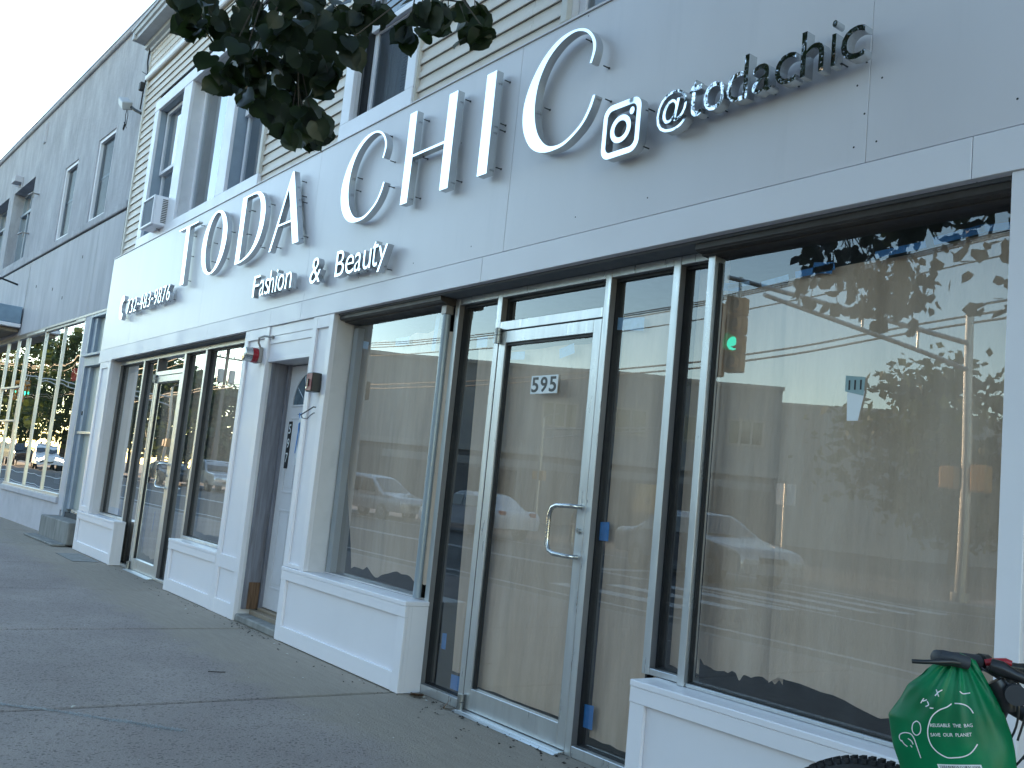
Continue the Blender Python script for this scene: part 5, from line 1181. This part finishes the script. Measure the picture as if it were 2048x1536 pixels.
def mast(px_, py_, tip, h, label, green=2, heads=((0.02, 25),)):
    e = empty('traffic_signal', (px_, py_, -.1)); tag(e, label, 'traffic signal', None)
    MB().tube([(0, 0, 0), (0, 0, .3), (0, 0, .31), (0, 0, h)], [.2, .2, .12, .085], 14).build('pole', 'pole_alu', e)
    t_ = Vector(tip)-Vector((px_, py_, -.1)); z0 = h-.75; pts1 = []; pts2 = []
    for k in range(9):
        s_ = k/8; rise = .0+.22*math.sin(math.pi*s_*.5); pts1.append(Vector((t_.x*s_, t_.y*s_, z0+(t_.z-z0)*s_+rise*.4))); pts2.append(Vector((t_.x*s_, t_.y*s_, (z0-.62)+(t_.z-.02-(z0-.62))*s_**.8+rise*.1)))
    MB().tube(pts1, [.06-.02*k/8 for k in range(9)], 10).build('mast_arm', 'pole_alu', e); MB().tube(pts2[:8], [.055-.015*k/8 for k in range(8)], 10).build('lower_arm', 'pole_alu', e)
    for k in (2, 4, 6): MB().tube([pts1[k], pts2[k]], .028, 8).build('strut', 'pole_alu', e)
    for s_, rz in heads:
        p = Vector((t_.x*(1-s_), t_.y*(1-s_), z0+(t_.z-z0)*(1-s_)-.25)); head(e, p, R(rz), green); MB().tube([p+Vector((0, 0, .4)), p], .03, 8).build('hanger', 'pole_alu', e)
        head(e, p+Vector((-.46, -.02, -.04)), R(rz+95), -1)
    MB().box(.15, .5, -.15, .15, 2.5, 3.1, .03).build('walk_signal', 'signal_yellow', e); MB().box(-.55, -.2, -.12, .12, 2.55, 3.05, .03).build('walk_signal', 'signal_yellow', e)
    MB().tube([(0, 0, h), (.25, -.2, h+.2), (.7, -.6, h+.35)], .03, 8).build('camera_bracket', 'pole_alu', e)
    return e
mast(-11.0, -14.25, (-11.45, -6.4, 5.55), 6.6, 'near traffic signal on a double mast arm mirrored in the large right window', 2, ((.04, 168),))
mast(-46, -30, (-36.5, -31.5, 5.9), 6.4, 'far traffic signal on a thin mast arm mirrored low in the large right window', -1, ((.02, 120),))
mast(-70, -14.6, (-69, -8.2, 6.0), 6.8, 'green traffic signal mirrored in the stucco building storefront', 2, ((.02, 90),))

# vehicles
def car(x, y, rz, kind, paint, label, lights=False):
    e = empty('parked_car', (x, y, -.13), R(rz)); tag(e, label, {'van': 'minivan', 'sedan': 'sedan', 'suv': 'SUV', 'truck': 'pickup truck'}[kind], 'vehicles on the far side of the street')
    prof = {'van': [(-2.4, .45), (-2.42, .95), (-2.25, 1.45), (-1.95, 1.72), (-.6, 1.80), (.45, 1.70), (1.35, 1.12), (2.2, .95), (2.42, .75), (2.42, .35)],
            'sedan': [(-2.3, .40), (-2.34, .80), (-2.1, .98), (-1.55, 1.02), (-.85, 1.38), (.15, 1.44), (1.05, .98), (2.05, .82), (2.3, .62), (2.3, .30)],
            'suv': [(-2.3, .50), (-2.34, 1.05), (-2.15, 1.60), (-1.8, 1.74), (.15, 1.76), (.95, 1.18), (2.1, 1.06), (2.34, .85), (2.34, .42)],
            'truck': [(-2.8, .60), (-2.8, 1.10), (-1.0, 1.10), (-.9, 1.15), (-.75, 1.78), (.5, 1.80), (1.15, 1.22), (2.6, 1.10), (2.75, .9), (2.75, .45)]}[kind]
    pr = spline(prof, 3); n_ = len(pr); V = []; W_ = .90
    secs = ((-W_, .80, 0), (-W_*.985, .94, 0), (-W_*.93, 1, 0), (0, 1.012, 0), (W_*.93, 1, 0), (W_*.985, .94, 0), (W_, .80, 0))
    for yy, k, _ in secs:
        for a, z in pr:
            tumble = 1-max(0, z-1.0)*.24; V.append((a*(.98+.02*k), yy*tumble, .3+(z-.3)*(k if z > 1.0 else 1-(1-k)*.2)))
    Fq = [(s_*n_+i, s_*n_+i+1, (s_+1)*n_+i+1, (s_+1)*n_+i) for s_ in range(6) for i in range(n_-1)]
    Fq += [tuple(range(n_))[::-1], tuple(6*n_+i for i in range(n_))] + [(s_*n_, (s_+1)*n_, (s_+1)*n_+n_-1, s_*n_+n_-1) for s_ in range(6)]
    smooth_shade(obj('body', V, Fq, paint, e), 40)
    gz0, gz1 = {'van': (1.10, 1.62), 'sedan': (.98, 1.33), 'suv': (1.18, 1.62), 'truck': (1.2, 1.68)}[kind]
    gx = {'van': (-2.05, .95), 'sedan': (-1.35, .85), 'suv': (-2.0, .70), 'truck': (-.68, .95)}[kind]
    for sgn in (-1, 1):
        cuts = 3 if kind in ('van', 'suv') else 2; w = (gx[1]-gx[0])/cuts
        for k in range(cuts):
            x0, x1 = gx[0]+k*w+.04, gx[0]+(k+1)*w-.03; tl = .30 if k == cuts-1 else 0; bl_ = .0; tl0 = .22 if k == 0 and kind != 'truck' else 0
            yb = sgn*(W_*(1-(gz0-1)*.24)+.004); yt = sgn*(W_*.97*(1-(gz1-1)*.24)+.006)
            q = [(x0, yb, gz0), (x1, yb, gz0), (x1-tl-.1, yt, gz1), (x0+tl0, yt, gz1)]
            obj('side_window', q, [(0, 1, 2, 3) if sgn > 0 else (3, 2, 1, 0)], 'car_glass', e)
    ws = {'van': ((1.30, 1.14), (.52, 1.66)), 'sedan': ((1.0, 1.0), (.25, 1.40)), 'suv': ((.93, 1.22), (.22, 1.71)), 'truck': ((1.12, 1.26), (.58, 1.75))}[kind]
    obj('windscreen', [(ws[0][0]+.03, -.70, ws[0][1]+.03), (ws[0][0]+.03, .70, ws[0][1]+.03), (ws[1][0]+.03, .60, ws[1][1]+.02), (ws[1][0]+.03, -.60, ws[1][1]+.02)], [(0, 1, 2, 3)], 'car_glass', e)
    L_ = prof[-1][0]
    for yy in (-.62, .62):
        MB().box(L_-.06, L_+.03, yy-.19, yy+.19, prof[-2][1]-.14, prof[-2][1]-.0, .03).build('headlight', 'headlight_on' if lights else 'lamp_lens', e)
        MB().box(-L_-.03, -L_+.06, yy-.14, yy+.14, .75, .95, .03).build('tail_light', 'taillight', e)
    MB().box(L_-.03, L_+.02, -.40, .40, .52, .66, .02).build('grille', 'black_paint', e)
    for wx in (-1.42 if kind != 'truck' else -1.7, 1.38 if kind != 'truck' else 1.65):
        for yy in (-.80, .80):
            w_ = empty('wheel', (wx, yy, .33), 0, e)
            smooth_shade(MB().tube([(0, -.11, 0), (0, -.09, 0), (0, .09, 0), (0, .11, 0)], [.29, .33, .33, .29], 22).build('tyre', 'dark_tyre', w_)); smooth_shade(MB().tube([(0, -.115, 0), (0, .115, 0)], .19, 18).build('rim', 'steel', w_))
    return e
car(-35.4, -12.85, -16, 'van', 'car_silver', 'silver minivan mirrored in the window beside door 597')
car(-27.2, -12.4, 180, 'sedan', 'car_white', 'white sedan mirrored in the narrow sidelight left of door 595')
car(-14.9, -10.1, 8, 'sedan', 'car_silver', 'pale sedan mirrored at the left edge of the large right window')
car(-76.5, -12.4, 8, 'suv', 'car_white', 'white SUV with headlights on mirrored in the stucco building storefront', True)
car(-84.5, -12.2, 0, 'truck', 'car_black', 'dark pickup mirrored beside the white SUV'); car(-62, -12.6, 0, 'sedan', 'car_black', 'black sedan mirrored in the far shop door'); car(-54, -12.7, 0, 'suv', 'car_silver', 'silver SUV mirrored in the far shop window')

# ================================================================== BICYCLE WITH THE GREEN BAG
bk = empty('bicycle', (-1.2, 2.45, 0)); tag(bk, 'dark bicycle with knobby tyres leaning at the bulkhead, green bag on its handlebar', 'bicycle')
bk.location = (0, 0, 0)
def wheel(cx, cy, cz, r_, steer):
    w = empty('wheel', (cx, cy, cz), steer, bk); V = []; n_ = 72; m_ = 10
    t_ = MB(); P = [(r_*math.cos(2*math.pi*k/n_), 0, r_*math.sin(2*math.pi*k/n_)) for k in range(n_)]
    V = [((r_-.026+.026*math.cos(2*math.pi*j/m_))*math.cos(2*math.pi*k/n_), .028*math.sin(2*math.pi*j/m_), (r_-.026+.026*math.cos(2*math.pi*j/m_))*math.sin(2*math.pi*k/n_)) for k in range(n_) for j in range(m_)]
    Fq = [(k*m_+j, k*m_+(j+1) % m_, ((k+1) % n_)*m_+(j+1) % m_, ((k+1) % n_)*m_+j) for k in range(n_) for j in range(m_)]
    smooth_shade(obj('tyre', V, Fq, 'black_rubber', w), 80)
    kn = MB()
    for k in range(84):
        a = 2*math.pi*k/84; ca, sa_ = math.cos(a), math.sin(a)
        for yy, rad in ((-.020, r_-.006), (-.007, r_+.001), (.007, r_+.001), (.020, r_-.006)):
            aa = a+(.018 if abs(yy) < .01 else -.018); ca, sa_ = math.cos(aa), math.sin(aa)
            q = []
            for dr in (-.004, .006):
                for dt in (-.0065, .0065):
                    for dy in (-.0045, .0045): q.append(((rad+dr)*ca-dt*sa_, yy+dy, (rad+dr)*sa_+dt*ca))
            kn.add(q, [(0, 1, 3, 2), (4, 6, 7, 5), (0, 4, 5, 1), (2, 3, 7, 6), (0, 2, 6, 4), (1, 5, 7, 3)])
    tag(kn.build('tread_knobs', 'black_rubber', w), kind='stuff')
    rm = MB(); rr1, rr2 = r_-.048, r_-.066
    V = []; 
    for k in range(n_):
        c_, s_ = math.cos(2*math.pi*k/n_), math.sin(2*math.pi*k/n_); V += [(rr1*c_, -.013, rr1*s_), (rr1*c_, .013, rr1*s_), (rr2*c_, .009, rr2*s_), (rr2*c_, -.009, rr2*s_)]
    obj('rim', V, [(k*4+j, k*4+(j+1) % 4, ((k+1) % n_)*4+(j+1) % 4, ((k+1) % n_)*4+j) for k in range(n_) for j in range(4)], 'black_paint', w)
    sp_ = MB()
    for k in range(28):
        a = 2*math.pi*k/28; sp_.tube([(.02*math.cos(a+.6), .025 if k % 2 else -.025, .02*math.sin(a+.6)), (rr2*math.cos(a), 0, rr2*math.sin(a))], .0013, 4)
    tag(sp_.build('spokes', 'steel', w), kind='stuff'); smooth_shade(MB().tube([(0, -.045, 0), (0, .045, 0)], .022, 14).build('hub', 'black_paint', w)); return w
wheel(-1.455, 2.42, .342, .340, R(8)); wheel(-.38, 2.60, .342, .340, 0)
fk = MB(); 
for yy in (-.055, .055): fk.tube([(-1.455, 2.42+yy, .342), (-1.33, 2.44+yy, .62), (-1.24, 2.45+yy*.8, .74)], [.013, .016, .018], 10)
fk.tube([(-1.24, 2.40, .74), (-1.24, 2.50, .74)], .02, 10); smooth_shade(fk.build('fork', 'black_paint', bk), 50)
fm_ = MB(); HT, HB, BBk, ST, RW = (-1.17, 2.455, .90), (-1.225, 2.452, .76), (-.85, 2.50, .30), (-.98+.22, 2.51, .74), (-.38, 2.60, .342)
for a, b__, r_ in ((HB, HT, .022), (HT, ST, .018), (HB, BBk, .022), (BBk, ST, .017)): fm_.tube([a, b__], r_, 12)
for yy in (-.05, .05): fm_.tube([(BBk[0], BBk[1]+yy*.6, BBk[2]), (RW[0], RW[1]+yy*1.3, RW[2])], .010, 8); fm_.tube([(ST[0], ST[1]+yy*.3, ST[2]-.04), (RW[0], RW[1]+yy*1.3, RW[2])], .009, 8)
smooth_shade(fm_.build('frame', 'black_paint', bk), 50)
smooth_shade(MB().tube([ST, (ST[0]+.02, ST[1], ST[2]+.16)], .014, 10).build('seat_post', 'steel', bk))
sd_ = MB().tube([(-.88, 2.515, .915), (-.82, 2.515, .925), (-.70, 2.515, .93), (-.62, 2.515, .925), (-.60, 2.515, .915)], [.018, .035, .07, .08, .05], 14).build('saddle', 'black_rubber', bk); smooth_shade(sd_)
ck = MB().tube([(BBk[0], 2.42, .30), (BBk[0], 2.44, .30)], .085, 26); ck.tube([(BBk[0], 2.40, .30), (BBk[0]+.12, 2.38, .18)], .010, 8); ck.tube([(BBk[0]+.12, 2.30, .18), (BBk[0]+.12, 2.39, .18)], .025, 8); smooth_shade(ck.build('crank', 'black_paint', bk), 40)
# handlebar: runs from the near grip over the stem to the far grip
HBc = Vector((-1.145, 2.47, .985)); hdv = Vector((-.12, -1, .035)).normalized()
near_end = Vector((-1.2135, 2.228, 1.003)); far_end = Vector((-1.03, 2.80, .99))
smooth_shade(MB().tube([near_end, (-1.185, 2.36, .995), HBc, (-1.08, 2.62, .99), far_end], .0125, 12).build('handlebar', 'black_paint', bk))
smooth_shade(MB().tube([HT, (-1.16, 2.456, .95), HBc], .017, 10).build('stem', 'black_paint', bk), 50)
gd = (Vector((-1.185, 2.36, .995))-near_end).normalized()
g_ = MB(); g_.tube([near_end-gd*.012, near_end-gd*.008, near_end+gd*.02, near_end+gd*.045, near_end+gd*.09, near_end+gd*.13], [.012, .0175, .0185, .0165, .0178, .0175], 18); smooth_shade(g_.build('grip', 'grip_rubber', bk), 50)
g_ = MB(); g_.tube([far_end-Vector((.03, .12, 0)), far_end], .018, 16); smooth_shade(g_.build('grip', 'grip_rubber', bk), 50)
cl_ = near_end+gd*.15
smooth_shade(MB().tube([cl_-gd*.012, cl_+gd*.012], .021, 14).build('lever_clamp', 'black_paint', bk))
P_ = Vector((-1.2, 2.27, .86)); RV = Vector((.884, .467, 0)); NV = Vector((.467, -.884, 0))
def bag(a, z, n_=0): return Vector((P_.x+RV.x*a+NV.x*n_, P_.y+RV.y*a+NV.y*n_, z))
lv = MB(); lv.tube([bag(.030, .995, .02), bag(-.005, 1.0, .05), bag(-.040, .996, .07), bag(-.062, .993, .075), bag(-.088, .991, .08)], [.007, .007, .0055, .0052, .0050], 10); smooth_shade(lv.build('brake_lever', 'black_paint', bk), 50)
hg = MB(); hg.tube([bag(-.033, 1.002, .035), bag(-.024, 1.004, .035), bag(.0, 1.004, .03), bag(.032, .999, .02)], [.010, .0155, .0165, .0150], 16); smooth_shade(hg.build('lever_body', 'grip_rubber', bk), 50)
rc = MB(); rc.tube([bag(.068, 1.000, -.03), bag(.082, 1.004, -.03), bag(.112, 1.008, -.03), bag(.124, 1.006, -.03)], [.008, .009, .010, .008], 12); smooth_shade(rc.build('red_clamp', 'red_paint', bk))
smooth_shade(MB().tube([bag(.078, 1.000, .0), bag(.10, .995, .0), bag(.13, .985, .0), bag(.17, .975, .0)], [.016, .019, .013, .012], 14).build('shifter', 'black_paint', bk))
smooth_shade(MB().tube([bag(.09, .965, -.01), bag(.112, .93, -.01), bag(.118, .90, -.01)], [.022, .024, .018], 14).build('headlamp', 'black_paint', bk))
smooth_shade(MB().tube([bag(.13, .945, .0), bag(.133, .944, .03)], [.022, .024], 16).build('bell', 'grip_rubber', bk))
cbm = MB()
for k, (a0, z0, a1, z1, sg_) in enumerate(((.075, .985, .10, .85, .045), (.06, .99, .12, .82, .06), (.09, .98, .14, .90, .02), (.10, .92, .155, .86, .05))):
    P4 = [bag(a0, z0), bag((a0+a1)/2+sg_, (z0+z1)/2+.03), bag(a1+sg_*.8, z1+.02), bag(a1, z1-.06)]; cbm.tube(spline3(P4), .0028, 6)
cbm.build('cables', 'black_paint', bk)

# green carrier bag hanging on the near grip
bg_ = empty('green_bag', bag(0, .72)); tag(bg_, 'bright green reusable carrier bag with white print, hanging from the bicycle handlebar', 'bag')
ROW = [(1.018, .016, .012, .012), (1.006, -.004, .047, .020), (.99, -.036, .056, .030), (.968, -.058, .070, .045), (.955, -.068, .077, .055), (.926, -.098, .096, .070), (.892, -.113, .112, .082), (.850, -.138, .128, .092), (.815, -.132, .136, .098), (.78, -.124, .141, .10), (.74, -.108, .143, .10), (.70, -.098, .142, .098), (.64, -.088, .135, .09), (.60, -.070, .118, .075), (.575, -.03, .08, .04)]
def bag_row(z):
    for (za, la, ra, da), (zb_, lb_, rb_, db) in zip(ROW, ROW[1:]):
        if zb_ <= z <= za: t_ = (za-z)/(za-zb_); return la+(lb_-la)*t_, ra+(rb_-ra)*t_, da+(db-da)*t_
    return ROW[-1][1:] if z < ROW[-1][0] else ROW[0][1:]
def fold(a, z):
    s_ = max(0, min(1, (z-.80)/.2)); a0 = .012
    ang = math.atan2(a-a0, max(1.03-z, .02))
    return .0050*s_*math.sin(17*ang+1.0)+.0030*s_*math.sin(31*ang+.3)+.0022*math.sin(24*a+9*z)+.0016*math.sin(60*a-30*z)*(1-s_)
def bag_pt(a, z, front=True, lift=0):
    l, r_, d = bag_row(z); c_ = (l+r_)/2; h_ = (r_-l)/2; u = max(-1, min(1, (a-c_)/h_))
    dep = d*(1-abs(u)**2.4)**(.55)
    return bag(a, z, (dep*.55+fold(a, z)+lift) if front else (-dep*.75+fold(a+.05, z)*1.4))
NU, NZ = 60, 70; V = []; org = bag(0, .72)
for j in range(NZ+1):
    z = 1.018-(1.018-.575)*j/NZ; l, r_, d = bag_row(z)
    for i in range(2*NU):
        th = math.pi*i/NU; u = math.cos(th); a = (l+r_)/2+(r_-l)/2*u; V.append(bag_pt(a, z, i <= NU)-org)
Fq = [(j*2*NU+i, j*2*NU+(i+1) % (2*NU), (j+1)*2*NU+(i+1) % (2*NU), (j+1)*2*NU+i) for j in range(NZ) for i in range(2*NU)] + [tuple(NZ*2*NU+i for i in range(2*NU))]
o = obj('body', V, Fq, 'green_film', bg_, True); fix(o)
hl = MB(); 
for s_ in (-1, 1):
    P5 = [bag(.004+.02*s_, .985, .03*s_), bag(.012+.012*s_, 1.018, .03*s_), bag(.026+.008*s_, 1.026, .0), bag(.036+.012*s_, 1.016, -.02*s_), bag(.045+.01*s_, .985, -.02)]; hl.tube(spline3(P5), [.012]*25, 8)
smooth_shade(hl.build('carry_loop', 'green_film', bg_), 60)
def wrap_strokes(nm, polylines, w=.0012):
    m_ = MB()
    for P in polylines:
        Q = spline(P, 6) if len(P) > 2 else [(P[0][0]+(P[1][0]-P[0][0])*k/4, P[0][1]+(P[1][1]-P[0][1])*k/4) for k in range(5)]
        L3 = []
        for i, (a, z) in enumerate(Q):
            a2, z2 = Q[min(i+1, len(Q)-1)]; a1, z1 = Q[max(i-1, 0)]; dx, dz = a2-a1, z2-z1; n_ = math.hypot(dx, dz) or 1; ox, oz = -dz/n_*w, dx/n_*w
            L3 += [bag_pt(a+ox, z+oz, True, .0012)-org, bag_pt(a-ox, z-oz, True, .0012)-org]
        m_.add(L3, [(2*i, 2*i+1, 2*i+3, 2*i+2) for i in range(len(Q)-1)])
    return m_.build(nm, 'print_white', bg_)
wrap_strokes('printed_circle', [[(.046, .891), (.040, .899), (.031, .905), (.018, .908), (.006, .906)], [(.0, .904), (-.010, .895), (-.025, .886), (-.037, .874), (-.044, .860), (-.048, .838), (-.046, .820), (-.040, .806), (-.032, .797), (-.021, .790), (-.004, .785), (.012, .788), (.028, .793), (.041, .801), (.050, .812), (.057, .825)]])
wrap_strokes('printed_fruit', [[(-.073, .852), (-.080, .845), (-.082, .833), (-.079, .824), (-.072, .820), (-.065, .826), (-.063, .837), (-.066, .848), (-.073, .852)],
    [(-.104, .797), (-.109, .803), (-.108, .812), (-.098, .819), (-.085, .820), (-.077, .812), (-.072, .800), (-.066, .785), (-.060, .770)], [(-.104, .800), (-.098, .793), (-.090, .789)], [(-.090, .808), (-.082, .804), (-.078, .797)], [(-.084, .794), (-.080, .790)]], .0010)
wrap_strokes('printed_marks', [[(-.060, .905), (-.066, .893)], [(-.062, .898), (-.053, .903)], [(-.052, .900), (-.049, .893), (-.055, .888)], [(-.034, .930), (-.028, .916)], [(-.036, .916), (-.029, .926)], [(-.029, .926), (-.021, .932)], [(.016, .935), (.024, .930), (.038, .934)], [(-.046, .887), (-.038, .888)]], .0011)
def wrap_text(nm, body, p0, p1, h):
    vs, fs = text_mesh(body, 1, 0, .004)
    x0 = min(v.x for v in vs); x1 = max(v.x for v in vs); zt = max(v.y for v in vs)
    V = []
    for v in vs:
        t_ = (v.x-x0)/(x1-x0); a = p0[0]+(p1[0]-p0[0])*t_; z = p0[1]+(p1[1]-p0[1])*t_+v.y/zt*h; V.append(bag_pt(a-v.y/zt*h*.2, z, True, .0014)-org)
    o = obj(nm, V, fs, 'print_white', bg_); return o
wrap_text('printed_text', 'REUSABLE  THE  BAG', (-.043, .845), (.046, .861), .0072); wrap_text('printed_text', 'SAVE  OUR  PLANET', (-.041, .824), (.045, .841), .0072)
bc = MB(); r5 = random.Random(4)
def bq(a0, a1, t0, t1, lift, m_):
    def P(a, t_): 
        s_ = (a+.025)/.091; return bag_pt(a+.012*t_, .766+.016*s_-.030*t_, True, lift)-org
    N = 6; V = []
    for i in range(N+1):
        a = a0+(a1-a0)*i/N; V += [P(a, t0), P(a, t1)]
    m_.add(V, [(2*i, 2*i+1, 2*i+3, 2*i+2) for i in range(N)])
bq(-.025, .066, 0, 1, .0012, bc); bc.build('barcode_label', 'print_white', bg_)
bars = MB(); a = -.021
while a < .062:
    w = r5.choice((.0006, .0012, .0018)); bq(a, a+w, .08, 1, .0018, bars); a += w+r5.choice((.0008, .0014, .002))
bars.build('barcode_bars', 'print_black', bg_)
